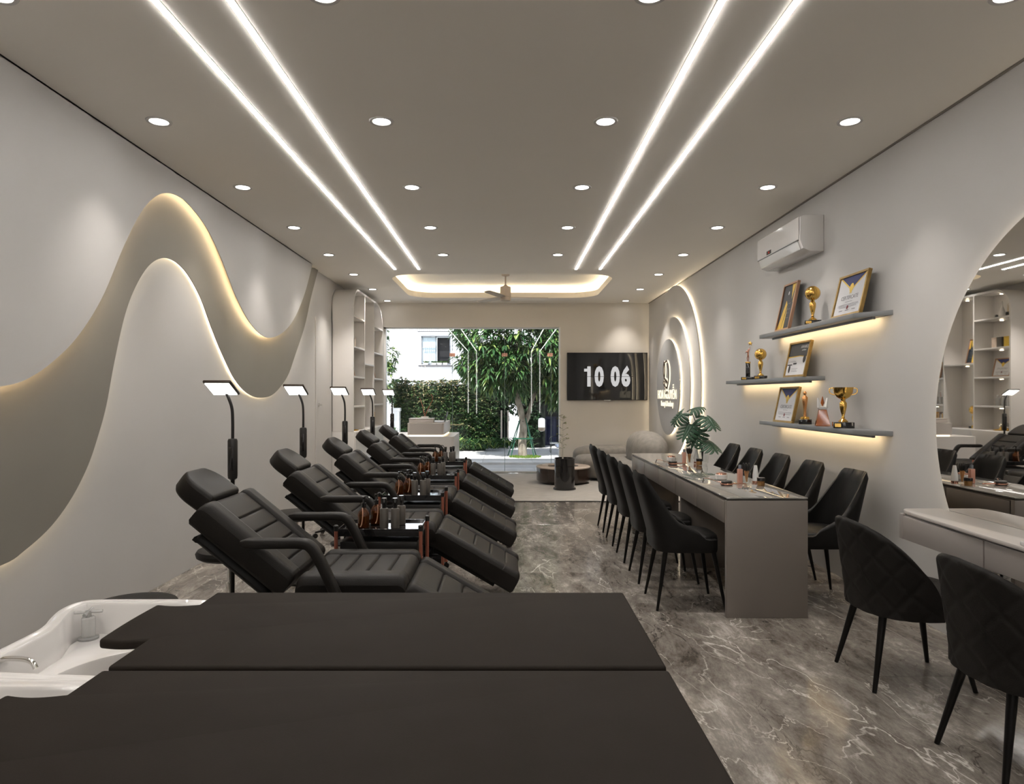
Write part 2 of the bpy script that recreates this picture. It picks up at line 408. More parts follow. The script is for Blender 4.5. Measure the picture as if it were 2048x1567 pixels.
# thin dark shadow joints between wall and ceiling
struct(MB().box(XR-.012, XR, YB, YF, H-.010, H).build('trim_1', mat('shadow_joint', (.22, .2, .18), .7), smooth=False))
struct(MB().box(-2.437, -2.425, YB, 8.4, H-.010, H).build('trim_2', mat('shadow_joint_b', (.22, .2, .18), .7), smooth=False))

# ------------------------------------------------------------------ wave relief on the left wall
UP = [(-.9, 2.25), (.2, 1.98), (1.3, 1.68), (2.1, 1.45), (2.75, 1.375), (3.261, 1.409), (3.495, 1.47), (3.744, 1.615), (3.931, 1.777), (4.107, 1.985), (4.304, 2.295), (4.485, 2.541), (4.652, 2.701), (4.832, 2.798), (5.061, 2.836), (5.313, 2.789), (5.554, 2.69), (5.807, 2.508), (6.085, 2.26), (6.39, 2.07), (6.728, 1.964), (7.028, 1.96), (7.438, 2.071), (7.807, 2.272), (8.173, 2.595), (8.487, 2.999)]
LO = [(-.9, 1.45), (.2, 1.20), (1.3, .88), (2.1, .64), (2.75, .53), (3.319, .536), (3.498, .574), (3.702, .66), (3.879, .791), (4.025, .955), (4.128, 1.132), (4.208, 1.306), (4.291, 1.569), (4.409, 1.878), (4.534, 2.083), (4.698, 2.254), (4.879, 2.347), (5.07, 2.364), (5.28, 2.304), (5.505, 2.152), (5.7, 1.94), (5.91, 1.736), (6.193, 1.513), (6.504, 1.385), (6.847, 1.343), (7.237, 1.387), (7.669, 1.579), (7.945, 1.83), (8.318, 2.203), (8.587, 2.592), (8.912, 2.999)]
US = smooth_pts(UP, 5); LS = smooth_pts(LO, 5)
def offs(pts, d):
    o = []
    for i in range(len(pts)):
        a = pts[max(i-1, 0)]; b = pts[min(i+1, len(pts)-1)]; tx, tz = b[0]-a[0], b[1]-a[1]; l = math.hypot(tx, tz)
        o.append((pts[i][0]-tz/l*d, pts[i][1]+tx/l*d))
    return [p for p in o if p[1] < 2.985]
wave = thing('wave_wall_panel', 'layered wave-shaped relief panel with warm hidden lighting along the left wall', 'wall panel', (-2.5, 4, 0))
W0 = T(2.5, -4, 0)
def strip(mb, top, bot, x0, x1):       # slab between two curves sampled alike, by y
    n = 150; ys = [YB+(8.912-YB)*i/n for i in range(n+1)]
    return None
MB().prism(US+[(-.9, 2.999)], -2.431, -2.425, 'x', W0).build('upper_panel', WALL, wave, smooth=False)
MB().prism(offs(US, .12)+[(8.75, 2.999)]+LS[::-1], -2.480, -2.473, 'x', W0).build('taupe_band', BAND, wave, smooth=False, label='dark taupe wave band between the two white surfaces')
MB().tube([(-2.4355, y, z) for y, z in offs(US, .032)], .0042, 5, M=W0).build('upper_light_strip', WARM2, wave)
MB().tube([(-2.4845, y, z) for y, z in offs(LS, .030)], .0040, 5, M=W0).build('lower_light_strip', WARM, wave)

# ------------------------------------------------------------------ flush door in the left wall
door = struct(MB().box(-2.502, -2.488, 8.87, 9.66, 0.002, 2.39).build('door_1', WALL, bevel=.003, seg=1, smooth=False), 'white flush door set in the left wall beside the shelf cabinet')
b_ = MB(); b_.cyl(.026, 0, .012, 16, T(-2.488, 8.98, 1.24) @ RY(90)); b_.cyl(.012, .012, .05, 12, T(-2.488, 8.98, 1.24) @ RY(90)); b_.build('door_handle', CHROME, door)

# ------------------------------------------------------------------ ceiling light lines
for i, (x, lab) in enumerate(((-1.457, 'outer left'), (-1.146, 'inner left'), (.887, 'inner right'), (1.198, 'outer right'))):
    t = thing('linear_ceiling_light', f'long white recessed LED line in the ceiling, {lab} of the four', 'ceiling light', (x, 4, 3.0), 0, 'linear ceiling lights')
    MB().box(-.0125, .0125, YB-4, 8.84-4, -.006, .004).build('diffuser', LEDW, t, smooth=False)
    m_ = MB(); m_.box(-.018, -.0135, YB-4, 8.845-4, -.002, .004); m_.box(.0135, .018, YB-4, 8.845-4, -.002, .004); m_.box(-.018, .018, 8.8405-4, 8.847-4, -.0045, .004)
    m_.build('trim_profile', CEIL, t, smooth=False)
    t2 = thing('wall_light_line', f'vertical LED line on the rear wall below the {lab} ceiling line', 'wall light', (x, YB, 1.9), 0, 'vertical rear wall lights')
    MB().box(-.015, .015, 0.002, .012, -1.2, 1.09).build('diffuser', LEDV, t2, smooth=False)

# ------------------------------------------------------------------ downlights
def downlight(x, y, label, first=[None]):
    if first[0] is None:
        t = thing('downlight', label, 'downlight', (x, y, H), 0, 'recessed ceiling downlights')
        MB().lathe([(.052, -.001), (.054, -.006), (.070, -.0075), (.074, -.001)], 28, caps=False).build('trim_ring', mat('downlight_trim', (.62, .60, .57), .35), t)
        MB().lathe([(.0005, -.0035), (.051, -.0035), (.051, -.001)], 28).build('lens', LENS, t)
        ld = bpy.data.lights.new('bulb', 'SPOT'); ld.energy = SPOT_W; ld.spot_size = R(84); ld.spot_blend = .95; ld.shadow_soft_size = .045; ld.color = (1, .93, .86)
        lo = bpy.data.objects.new('bulb', ld); C.objects.link(lo); lo.parent = t; lo.location = (0, 0, -.02)
        first[0] = t; return t
    return dup(first[0], (x, y, H), label)
cols = ((-2.076, 'left wall column'), (-.75, 'inner left column'), (.584, 'inner right column'), (2.04, 'right wall column'))
rows_ = [('nearest visible row', 0), ('second row', 1), ('third row', 2), ('fourth row', 3), ('fifth row beside the cove', 4), ('sixth row beside the cove', 5), ('farthest row by the front wall', 6), ('behind the view', -2), ('just behind the view', -1)]
for rn, k in rows_:
    for ci, (x, cn) in enumerate(cols):
        if k > 3 and ci in (1, 2): continue
        dl_ = downlight(x, 4.065+1.287*k, f'round recessed downlight, {cn}, {rn}')
        if k > 3 or k < 0:                     # lounge lamps are boosted to brighten the far end, those behind are dimmed
            bulb = [c for c in dl_.children if c.type == 'LIGHT'][0]; key = 'bulb_lounge' if k in (4, 5) else 'bulb_front' if k == 6 else 'bulb_near'
            if key not in bpy.data.lights:
                l2 = bulb.data.copy(); l2.name = key; l2.energy = SPOT_W*(2.4 if k in (4, 5) else 1.0 if k == 6 else .5)
            bulb.data = bpy.data.lights[key]

# ------------------------------------------------------------------ ceiling fan
fan = thing('ceiling_fan', 'white three-blade ceiling fan hanging from the lit ceiling cove', 'ceiling fan', (-.03, 10.3, 2.8))
FANM = mat('fan_white', (.48, .42, .37), .4)
MB().lathe([(.06, .40), (.06, .37), (.02, .36)], 20).build('canopy', FANM, fan)
MB().cyl(.012, .22, .37, 10).build('rod', FANM, fan)
MB().lathe([(.015, .235), (.035, .215), (.08, .20), (.082, .06), (.08, .055)], 24).build('motor_housing', FANM, fan)
MB().lathe([(.08, .05), (.08, 0), (.07, -.008)], 24).build('hub', FANM, fan)
for a in (8, 131, 246):
    m_ = MB(); pts = [(.07, -.05), (.2, -.075), (.64, -.05), (.66, 0), (.64, .04), (.2, .05), (.07, .04)]
    m_.prism(pts, -.004, .004, 'z', RZ(a) @ T(0, 0, .05) @ RX(10)); m_.build('blade', FANM, fan, bevel=.002, seg=1)

# ================================================================== SHELF CABINET on the left, beyond the door
cab = thing('shelf_cabinet', 'tall white arched open-shelf cabinet between the side door and the front window', 'cabinet', (-2.34, 10.9, 0))
CO = T(2.34, -10.9, 0)
cf, cb = -2.185, -2.498; y0, y1, zt = 9.69, 12.02, 2.915
def arch_profile(y0, y1, zt, r0, r1, zb):
    p = [(y0, zb)]
    for i in range(9): a = R(180-90*i/8); p.append((y0+r0+r0*math.cos(a), zt-r0+r0*math.sin(a)))
    for i in range(9): a = R(90-90*i/8); p.append((y1-r1+r1*math.cos(a), zt-r1+r1*math.sin(a)))
    p.append((y1, zb)); return p
outp = arch_profile(y0, y1, zt, .33, .55, .851); inp = arch_profile(y0+.03, y1-.03, zt-.03, .30, .52, .85)
m_ = MB(); n = len(outp)
vv = [(cf, y, z) for y, z in outp]+[(cf, y, z) for y, z in inp]+[(cb, y, z) for y, z in outp]+[(cb, y, z) for y, z in inp]
fs = []
for i in range(n-1): fs += [(i, i+1, n+i+1, n+i), (i, 2*n+i, 2*n+i+1, i+1), (n+i, n+i+1, 3*n+i+1, 3*n+i)]
m_.add(vv, fs, CO); m_.build('carcass', WHITE, cab, ang=50)
m_ = MB(); m_.prism(outp, cb+.001, cb+.012, 'x', CO); m_.build('back_panel', WHITE, cab, smooth=False)
m_ = MB(); m_.box(-2.495, cf+.012, y0-.0, y1, .0, .85, CO); m_.build('base_unit', WHITE, cab, bevel=.004)
for ya, yb in ((9.71, 10.46), (10.47, 11.22), (11.23, 12.0)):
    MB().box(cf+.012, cf+.026, ya, yb, .06, .84, CO).build('door', WHITE, cab, bevel=.002, seg=1)
for y in (10.465, 11.19): MB().box(cb+.01, cf-.002, y-.012, y+.012, .85, 2.885, CO).build('divider', WHITE, cab, smooth=False)
for ya, yb, zs in ((9.72, 10.453, (2.50, 2.06, 1.63, 1.20)), (10.477, 11.178, (1.85,)), (11.202, 11.99, (2.50, 2.07, 1.64, 1.21))):
    for z in zs: MB().box(cb+.01, cf-.002, ya, yb, z-.012, z+.012, CO).build('shelf', WHITE, cab, bevel=.002, seg=1)
for y, zs in ((10.08, (2.86, 2.47, 2.03, 1.60, 1.17)), (10.83, (2.86, 1.82)), (11.6, (2.45, 2.04, 1.6, 1.17))):
    for z in zs:
        MB().cyl(.022, 0, .006, 12, CO @ T(-2.34, y, z)).build('puck_light', emis('puck', (1, .85, .6), 14) if 'puck' not in bpy.data.materials else bpy.data.materials['puck'], cab)

# ================================================================== logo wall (stacked backlit discs)
ZC = 1.49
sign = thing('backlit_sign_wall', 'three stacked backlit wall discs with raised salon emblem on the right wall', 'sign', (2.51, 10.2, 0))
SO = T(-2.51, -10.2, 0)
def arc_poly(yc, r, n=72):
    pts = []
    for i in range(n):
        a = 2*math.pi*i/n; y = yc+r*math.cos(a); z = ZC+r*math.sin(a)
        pts.append((min(y, YF-.001), max(.001, min(z, H-.002))))
    return pts
def ring_led(yc, r, x, rad=.0055):
    pts = []; seg = []
    for i in range(97):
        a = 2*math.pi*i/96; y = yc+r*math.cos(a); z = ZC+r*math.sin(a)
        if y < YF-.03 and .03 < z < H-.02: seg.append((x, y, z))
        elif len(seg) > 2: pts.append(seg); seg = []
        else: seg = []
    if len(seg) > 2: pts.append(seg)
    m_ = MB()
    for s_ in pts: m_.tube(s_, rad, 5, M=SO)
    return m_
for nm, yc, r, xf, m in (('large_disc', 10.23, 1.505, 2.470, WALL), ('middle_disc', 10.13, 1.03, 2.432, WALL), ('emblem_disc', 10.22, .715, 2.394, DISC)):
    MB().prism(arc_poly(yc, r), xf, xf+.010, 'x', SO).build(nm, m, sign, smooth=False, label='grey inner disc carrying the emblem' if m is DISC else None)
    ring_led(yc, r-.034, xf+.0145, .0042).build('light_ring', RING, sign)
# emblem: oval line drawing of a hand holding a bud, lettering below
TXT = T(2.382, 0, 0) @ Matrix(((0, 0, -1, 0), (-1, 0, 0, 0), (0, 1, 0, 0), (0, 0, 0, 1)))   # text x -> -Y, text y -> +Z, faces -X
def sign_text(body, size, yc, zc, sx, m, d):
    return text_obj(body, size, .004, m, 'lettering', sign, SO @ T(d, yc, zc) @ TXT, sx)
ECOL = mat('sign_brown_face', (.05, .03, .02), .3, .4)
ECOL = mat('sign_brown_face', (.05, .03, .02), .3, .4)
sign_text('HOA NGUYỄN', .195, 10.22, 1.315, .92, SIGNL, 0)
sign_text('Beauty & Academy', .118, 10.20, 1.205, .86, SIGNL, 0)
def emb(pts, r, m=ECOL, dx=0, closed=False, nm='emblem_line'):
    P = smooth_pts([(p[0], p[1]) for p in pts], 4) if not closed else pts
    MB().tube([(2.378+dx, 10.22-u, 1.49+v) for u, v in P], r, 6, closed, SO).build(nm, m, sign)
oval = [(.02+.155*math.cos(R(a)), .19+.20*math.sin(R(a))) for a in range(-150, 118, 8)]
emb([(x*1.0, y) for x, y in oval], .013); emb([(x*1.0+.012, y) for x, y in oval], .016, SIGNL, .012, nm='emblem_glow')
leaf = [(-.12, .12), (-.165, .2), (-.165, .3), (-.12, .385), (-.085, .3), (-.09, .2), (-.12, .12)]
emb(leaf, .011); emb(leaf, .017, SIGNL, .012, nm='emblem_glow')
hand = [(-.15, .11), (-.18, .07), (-.15, .03), (-.10, .07), (-.06, .13), (-.03, .06), (0, .12), (.03, .05), (.06, .10), (.10, .02), (.06, -.03), (.02, .0), (-.03, -.03), (-.09, -.02), (-.12, .03)]
emb(hand, .009); emb(hand, .016, SIGNL, .012, nm='emblem_glow')
emb([(-.06, -.05), (-.04, -.09), (0, -.10), (.04, -.06)], .009); emb([(-.03, -.02), (-.02, -.07)], .009, SIGNL); emb([(.02, -.02), (.02, -.07)], .009, SIGNL)

# ================================================================== round mirror on the right wall
mir = thing('round_mirror', 'very large round backlit mirror on the right wall above the vanity desk', 'mirror', (2.51, 2.86, 0))
MO = T(-2.51, -2.86, 0)
def circ(yc, zc, r, n=96): return [(yc+r*math.cos(2*math.pi*i/n), zc+r*math.sin(2*math.pi*i/n)) for i in range(n)]
MB().prism(circ(2.86, 1.218, 1.09), 2.480, 2.484, 'x', MO).build('mirror_glass', MIRROR, mir, smooth=False)
MB().prism(circ(2.86, 1.218, 1.088), 2.4842, 2.490, 'x', MO).build('backing', WHITE, mir, smooth=False)
MB().tube([(2.4945, y, z) for y, z in circ(2.86, 1.218, 1.065)], .0042, 5, True, MO).build('light_ring', MIRL, mir)

# ================================================================== air conditioner
ac = thing('air_conditioner', 'white split air conditioner high on the right wall above the award shelves', 'air conditioner', (2.41, 5.865, 2.5))
AO = T(-2.41, -5.865, -2.5)
prof = [(2.508, 2.80), (2.345, 2.80), (2.322, 2.785), (2.318, 2.60), (2.345, 2.535), (2.40, 2.512), (2.508, 2.512)]
MB().prism([(x, z) for x, z in prof], 5.41, 6.32, 'y', AO).build('body', WPLAS, ac, bevel=.004)
MB().prism([(2.3165, 2.79), (2.3125, 2.785), (2.3095, 2.61), (2.3165, 2.60)], 5.425, 6.305, 'y', AO).build('front_panel', WPLAS, ac, smooth=False)
MB().prism([(2.3135, 2.598), (2.317, 2.592), (2.3405, 2.536), (2.336, 2.533)], 5.45, 6.28, 'y', AO).build('louvre', WPLAS, ac, smooth=False)
MB().box(2.309, 2.3165, 5.43, 6.30, 2.598, 2.6045, AO).build('vent_gap', BLKP, ac, smooth=False)
MB().box(2.3075, 2.3092, 5.98, 6.08, 2.612, 2.645, AO).build('display', BLKG, ac, smooth=False)
text_obj('18', .022, .0003, emis('ac_red_digits', (1, .05, .03), .8), 'digits', ac, AO @ T(2.3072-2.382, 6.03, 2.62) @ TXT)

# ================================================================== TV on the front wall
tv = thing('wall_television', 'flat black wall television showing a flip clock reading 10 06', 'television', (1.76, 12.03, 1.7))
MB().box(-.71, .71, .0, .055, -.42, .42).build('casing', BLKP, tv, bevel=.006)
MB().box(-.70, .70, -.0025, .001, -.408, .41).build('screen', SCRK, tv, smooth=False)
MB().box(-.06, .06, -.004, .006, -.428, -.413).build('logo_strip', CHROME, tv, smooth=False)
for ch, x in (('1', -.325), ('0', -.144), ('0', .138), ('6', .324)):
    text_obj(ch, .45, .0006, SCRD, 'digit', tv, T(x, -.0045, -.155) @ RX(90), .66, fat=.024)
MB().box(-.41, -.33, -.0051, -.0039, .085, .135).build('digit_flag', SCRD, tv, smooth=False)
MB().box(-.37, .0, -.0062, -.0052, -.006, 0).box(.04, .46, -.0062, -.0052, -.006, 0).build('flip_line', BLKP, tv, smooth=False)

# ================================================================== front glazing and doors
glz = struct(MB().box(ox0, ox1, YF+.10, YF+.112, .01, oz-.02).build('window_1', GLASS, smooth=False), 'large clear glass shopfront')
WF = mat('white_frame', (.85, .85, .84), .3)
m_ = MB(); m_.box(ox0, ox0+.035, YF+.06, YF+.16, 0, oz); m_.box(ox1-.022, ox1, YF+.0, YF+.16, 0, oz); m_.box(ox0, ox1, YF+.06, YF+.16, oz-.02, oz); m_.box(ox0, ox1, YF+.06, YF+.16, 0, .012)
m_.build('window_frame', WF, glz, smooth=False)
for x in (-.985, -.05, .78):
    MB().box(x-.004, x+.004, YF+.098, YF+.114, .012, oz-.02).build('glass_joint', mat('glass_edge', (.25, .33, .31), .2), glz, smooth=False)
for x in (-.107, .010):
    m_ = MB(); m_.cyl(.013, .60, 1.10, 12, T(x, YF+.05, 0)); 
    for z in (.68, 1.02): m_.cyl(.008, 0, .06, 8, T(x, YF+.05, z) @ RX(-90))
    m_.build('pull_handle', mat('satin_steel', (.8, .8, .8), .25, .6), glz)
for x in (-.985, -.05, .76):
    MB().box(x-.05, x+.05, YF+.085, YF+.098, 2.06, 2.12).build('patch_fitting', ROSE, glz, smooth=False)

# ================================================================== RUG, COFFEE TABLE, PLANTER, SOFA, RECEPTION
rug = tag(MB().box(-.75, 2.45, 8.78, 11.85, 0.001, .012).build('area_rug', RUGM, bevel=.004), 'large beige woven rug under the coffee table by the shopfront', 'rug')
MB().box(-.75, 2.45, 8.755, 8.779, 0.001, .010).build('dark_border', DARKEDGE, rug, smooth=False)

ct = thing('coffee_table', 'low round dark drum coffee table with a pale ring top on the rug', 'table', (.865, 10.62, .012))
MB().lathe([(.33, 0), (.34, .02)], 40).build('plinth', BLKP, ct)
MB().lathe([(.385, .02), (.415, .05), (.415, .235), (.40, .24)], 48).build('drum', mat('dark_walnut_gloss', (.03, .018, .013), .18, coat=.5), ct)
MB().lathe([(.235, .236), (.235, .262), (.41, .262), (.42, .255), (.42, .24), (.41, .236), (.235, .236)], 48, caps=False).build('ring_top', STONET, ct)
MB().cyl(.234, .238, .250, 36).build('inset_tray', DARKEDGE, ct)

pl = thing('planter', 'black cylindrical planter on the rug in front of the coffee table', 'planter', (.824, 9.86, .012))
MB().lathe([(.165, 0), (.165, .012), (.146, .016), (.146, .335), (.142, .338), (.146, .342), (.146, .452), (.136, .452), (.134, .40)], 40, caps=False).build('pot', BLKG, pl)
MB().cyl(.136, .38, .40, 24).build('soil', noisy(mat('soil', (.03, .02, .015), .9), (.02, .014, .01), (.05, .035, .025), 40), pl)
MB().cyl(.16, 0, .02, 32).build('base', BLKG, pl)
def leaf_mesh(mb, base, d, L, Wd, droop=.25, mi=0, roll=0):
    d = Vector(d).normalized(); s_ = d.cross(Vector((0, 0, 1)))
    if s_.length < .05: s_ = Vector((1, 0, 0))
    s_.normalize(); u = s_.cross(d); s_ = (s_*math.cos(roll)+u*math.sin(roll)); b = Vector(base)
    m1 = b+d*L*.35+Vector((0, 0, -droop*L*.12)); m2 = b+d*L*.7+Vector((0, 0, -droop*L*.5)); e = b+d*L*.97+Vector((0, 0, -droop*L))
    k = u*Wd*.18
    mb.add([b, m1-s_*Wd*.5+k, m1-k*.3, m1+s_*Wd*.5+k, m2-s_*Wd*.42+k, m2-k*.3, m2+s_*Wd*.42+k, e], [(0, 2, 1), (0, 3, 2), (1, 2, 5, 4), (2, 3, 6, 5), (4, 5, 7), (5, 6, 7)], mi=mi)
tw = thing('twig_plant', 'slender small-leaved twig plant growing up from the black planter', 'plant', (.80, 9.9, .412))
rs = random.Random(3)
m_ = MB(); m_.tube([(0, 0, 0), (.005, 0, .2), (-.005, .01, .45), (.01, 0, .68)], [.012, .010, .006, .003], 7); m_.build('stem', mat('pale_stem', (.6, .57, .5), .6), tw)
m_ = MB(); m2_ = MB()
for i in range(26):
    z = .12+.56*rs.random(); a = rs.random()*6.28; ln = .03+.05*rs.random(); d = (math.cos(a), math.sin(a), .5)
    e = (d[0]*ln, d[1]*ln, z+ln*.5); m2_.tube([(0, 0, z), e], .0015, 4)
    for j in range(3): leaf_mesh(m_, e, (d[0]+rs.uniform(-1, 1), d[1]+rs.uniform(-1, 1), rs.uniform(-.3, 1)), .035, .018)
m_.build('leaves', mat('olive_leaf', (.20, .22, .07), .5), tw, fix=False); m2_.build('twigs', STEM, tw)

sofa = thing('curved_sofa', 'long low curved grey sofa in the corner below the television', 'sofa', (1.80, 11.3, .012))
m_ = MB()
def blob(mb, cx, cy_, cz, ax, ay, az, e1=.5, e2=.8, M=None, nu=20, nv=36):
    def c(w_, m): return math.copysign(abs(math.cos(w_))**m, math.cos(w_))
    def s__(w_, m): return math.copysign(abs(math.sin(w_))**m, math.sin(w_))
    rows = []
    for i in range(nv+1):
        o_ = -math.pi+2*math.pi*i/nv
        rows.append([(cx+ax*c(-math.pi/2+math.pi*j/nu, e1)*c(o_, e2), cy_+ay*c(-math.pi/2+math.pi*j/nu, e1)*s__(o_, e2), cz+az*s__(-math.pi/2+math.pi*j/nu, e1)) for j in range(nu+1)])
    mb.grid(rows, M)
    return mb
blob(MB(), -.02, -.02, .20, .66, .58, .185, .35, .8).build('seat', CURB, sofa, ang=80)
blob(MB(), -.02, .33, .30, .67, .30, .205, .55, .75).build('left_backrest', CURB, sofa, ang=80)
blob(MB(), .02, -.02, .10, .52, .45, .095, .3, .8).build('plinth', CURB, sofa, ang=80)
blob(MB(), .22, -.95, .205, .36, .80, .185, .35, .8).build('side_seat', CURB, sofa, ang=80)
blob(MB(), .30, -.98, .50, .265, .78, .315, .8, .85).build('right_backrest', CURB, sofa, ang=80)

rec = thing('reception_desk', 'white two-tier reception desk with glowing joint beside the shopfront', 'desk', (-1.17, 10.35, 0))
m_ = MB(); m_.prism(rrect(-.62, .40, -.55, .62, .06), 0, .775); m_.build('lower_body', WHITE, rec, ang=50)
m_ = MB(); m_.prism(rrect(-.27, .255, -.56, .60, .05), .80, .968); m_.build('upper_counter', GREYVT, rec, ang=50)
MB().prism(rrect(-.25, .235, -.54, .58, .05), .776, .799).build('light_strip', emis('desk_glow', (1, .78, .45), 3.5), rec, ang=50)
lap = thing('laptop', 'small open laptop on the reception desk counter', 'laptop', (-1.02, 10.1, .969))
MB().box(-.06, .10, -.1, .1, 0, .012).build('base', mat('laptop_grey', (.4, .4, .42), .3, .6), lap, bevel=.003)
MB().box(.0, .012, -.1, .1, 0, .15, T(.09, 0, .013) @ RY(16)).build('screen', BLKG, lap, bevel=.002)
bx = thing('display_box', 'low flat box on the reception desk counter', 'box', (-1.25, 10.0, .969))
MB().box(-.18, .17, -.10, .12, 0, .055).build('body', GREYVT, bx, bevel=.004); MB().box(-.185, .175, -.105, .125, .0555, .064).build('lid', GREYVT, bx, bevel=.003)
orc = thing('orchid', 'orchid with two bare copper-coloured stems and white flowers on the reception desk', 'plant', (-1.26, 10.4, .969))
MB().lathe([(.045, 0), (.06, .08), (.055, .08)], 16).build('pot', CERAM, orc)
for k, (dx, h) in enumerate(((-.05, .36), (.12, .42))):
    MB().tube(smooth_pts([(0, 0, .06), (dx*.3, 0, h*.4), (dx, 0, h*.8), (dx-.03, 0, h)]), .004, 6).build('stem', COPPER, orc)
m_ = MB()
for i in range(10):
    a = i*2.4; leaf_mesh(m_, (.07+.015*math.cos(a*2), 0, .16+.02*math.sin(a*3)), (math.cos(a), math.sin(a), .3), .04, .03)
m_.build('flowers', mat('white_petal', (.85, .83, .82), .6), orc, fix=False)

# ================================================================== RECLINER CHAIRS
rc = thing('recliner_chair', '', 'recliner', (-.70, 3.345, 0), 0, 'black reclining spa chairs in a row along the left')
RO = T(.70, 0, 0)
def frame(px, pz, dx, dz):          # local x along (dx,dz) in the XZ plane, local z = outward normal on the upper side
    l = math.hypot(dx, dz); dx /= l; dz /= l
    nx, nz = (dz, -dx) if -dx > 0 else (-dz, dx)
    return Matrix(((dx, 0, nx, px), (0, -1 if -dx > 0 else 1, 0, 0), (dz, 0, nz, pz), (0, 0, 0, 1)))
bm = RO @ frame(-.955, .545, -.410, .335)
cushion(MB(), .535, .57, .115, .115, .014, (.09, .19, .29, .39), .035, M=bm).build('backrest', LEATH, rc, ang=60)
cushion(MB(), .43, .50, .065, M=bm @ T(.045, 0, -.112), r=.05, nu=12, nv=10).build('back_shell', LEATH2, rc, ang=60)
hm = RO @ frame(-1.368, .888, -.79, .58)
cushion(MB(), .207, .33, .098, M=hm, r=.020, nu=30, nv=20, wf=lambda u: 1 if u < .35 else max(.45, math.sqrt(max(0, 1-((u-.35)/.72)**2.4))), crown=.004).build('headrest', LEATH, rc, ang=60)
MB().box(-.02, .02, -.08, .08, 0, .02, hm @ T(-.01, 0, -.09)).build('headrest_bracket', BLKM, rc)
cushion(MB(), .50, .57, .145, .105, .012, (.10, .20, .30, .40), .045, M=RO @ T(-.955, 0, .548)).build('seat', LEATH, rc, ang=60)
lm = RO @ frame(-.445, .520, .54, -.315)
cushion(MB(), .615, .57, .125, .105, .012, (.14, .26, .38, .50), .035, M=lm).build('leg_rest', LEATH, rc, ang=60)
cushion(MB(), .44, .44, .03, M=lm @ T(.06, 0, -.128), r=.01, nu=6, nv=6).build('leg_rest_frame', LEATH2, rc)
for sgn in (-1, 1):
    path = smooth_pts([(-1.175, .715), (-1.02, .715), (-.91, .715), (-.868, .70), (-.83, .645), (-.775, .53), (-.735, .44)], 4)
    rows = []
    for i, (x, z) in enumerate(path):
        a = path[max(i-1, 0)]; b = path[min(i+1, len(path)-1)]; t = Vector((b[0]-a[0], 0, b[1]-a[1])).normalized(); nrm = Vector((-t.z, 0, t.x))
        w_ = .030; h = .022; e = .6 if i in (0, len(path)-1) else 1
        ring = []
        for k in range(17):
            q = 2*math.pi*k/16; cc, ss = math.cos(q), math.sin(q)
            yy = math.copysign(abs(cc)**.5, cc)*w_*e; hh = math.copysign(abs(ss)**.5, ss)*h*e
            p = Vector((x, yy+sgn*.335, z))+nrm*hh; ring.append(tuple(p))
        rows.append(ring)
    m_ = MB(); m_.grid(rows, RO); m_.add(rows[0][:16], [tuple(range(16))], RO); m_.add(rows[-1][:16], [tuple(range(16))], RO)
    m_.build('armrest', LEATH, rc, ang=60)
MB().box(-.93, -.50, -.235, .235, .36, .405, RO).build('seat_frame', BLKM, rc, bevel=.008)
MB().lathe([(.11, .03), (.10, .06), (.07, .10), (.07, .36)], 24, RO @ T(-.72, 0, 0)).build('pedestal', BLKM, rc)
MB().box(-.98, -.42, -.22, .22, .0, .03, RO).build('base_plate', BLKM, rc, bevel=.01)
MB().box(-.5, -.40, -.03, .03, .30, .36, RO).box(-.46, -.12, -.02, .02, .29, .32, RO @ T(0, 0, 0)).build('leg_linkage', BLKM, rc, bevel=.004)
PITCH = 1.287
ords = ['nearest the camera, right behind the brown bed', 'second from the camera', 'middle of the five', 'fourth from the camera', 'farthest, beside the reception desk']
rc['label'] = f'black leather reclining spa chair, {ords[0]}'
for k in range(1, 5): dup(rc, (-.70, 3.345+PITCH*k, 0), f'black leather reclining spa chair, {ords[k]}')

# ---- floor-standing task lamps behind the chairs
fl_ = thing('floor_lamp', '', 'floor lamp', (-1.5, 3.725, 0), 0, 'square-headed task lamps behind the recliners')
MB().lathe([(.13, 0), (.13, .014), (.12, .02), (.02, .024)], 28).build('base', BLKM, fl_)
MB().cyl(.011, .02, .93, 12).build('pole', BLKM, fl_)
MB().lathe([(.011, .905), (.024, .915), (.026, .93), (.026, 1.12), (.022, 1.13), (.010, 1.132)], 20).build('handle_grip', BLKP, fl_)
MB().box(-.013, .013, -.0285, -.0255, .96, 1.09).build('control_panel', BLKG, fl_, bevel=.002)
MB().tube(smooth_pts([(0, 0, 1.12), (0, 0, 1.24), (-.006, -.002, 1.31), (-.03, -.015, 1.385)]), .0085, 10).build('gooseneck', BLKP, fl_)
hd = T(-.035, -.065, 1.402) @ RX(-27)
MB().box(-.074, .074, -.074, .074, .0, .016, hd).build('lamp_head', mat('lamp_bronze', (.06, .045, .035), .35, .5), fl_, bevel=.006)
MB().box(-.064, .064, -.064, .064, -.003, -.0002, hd).build('light_panel', LAMPE, fl_)
fl_['label'] = 'black floor lamp with square lit head, behind the nearest recliner'
for k, nm in ((1, 'behind the second recliner'), (2, 'behind the third recliner'), (3, 'behind the fourth recliner'), (4, 'behind the farthest recliner, before the shopfront')):
    dup(fl_, (-1.5, 3.725+PITCH*k, 0), f'black floor lamp with square lit head, {nm}')

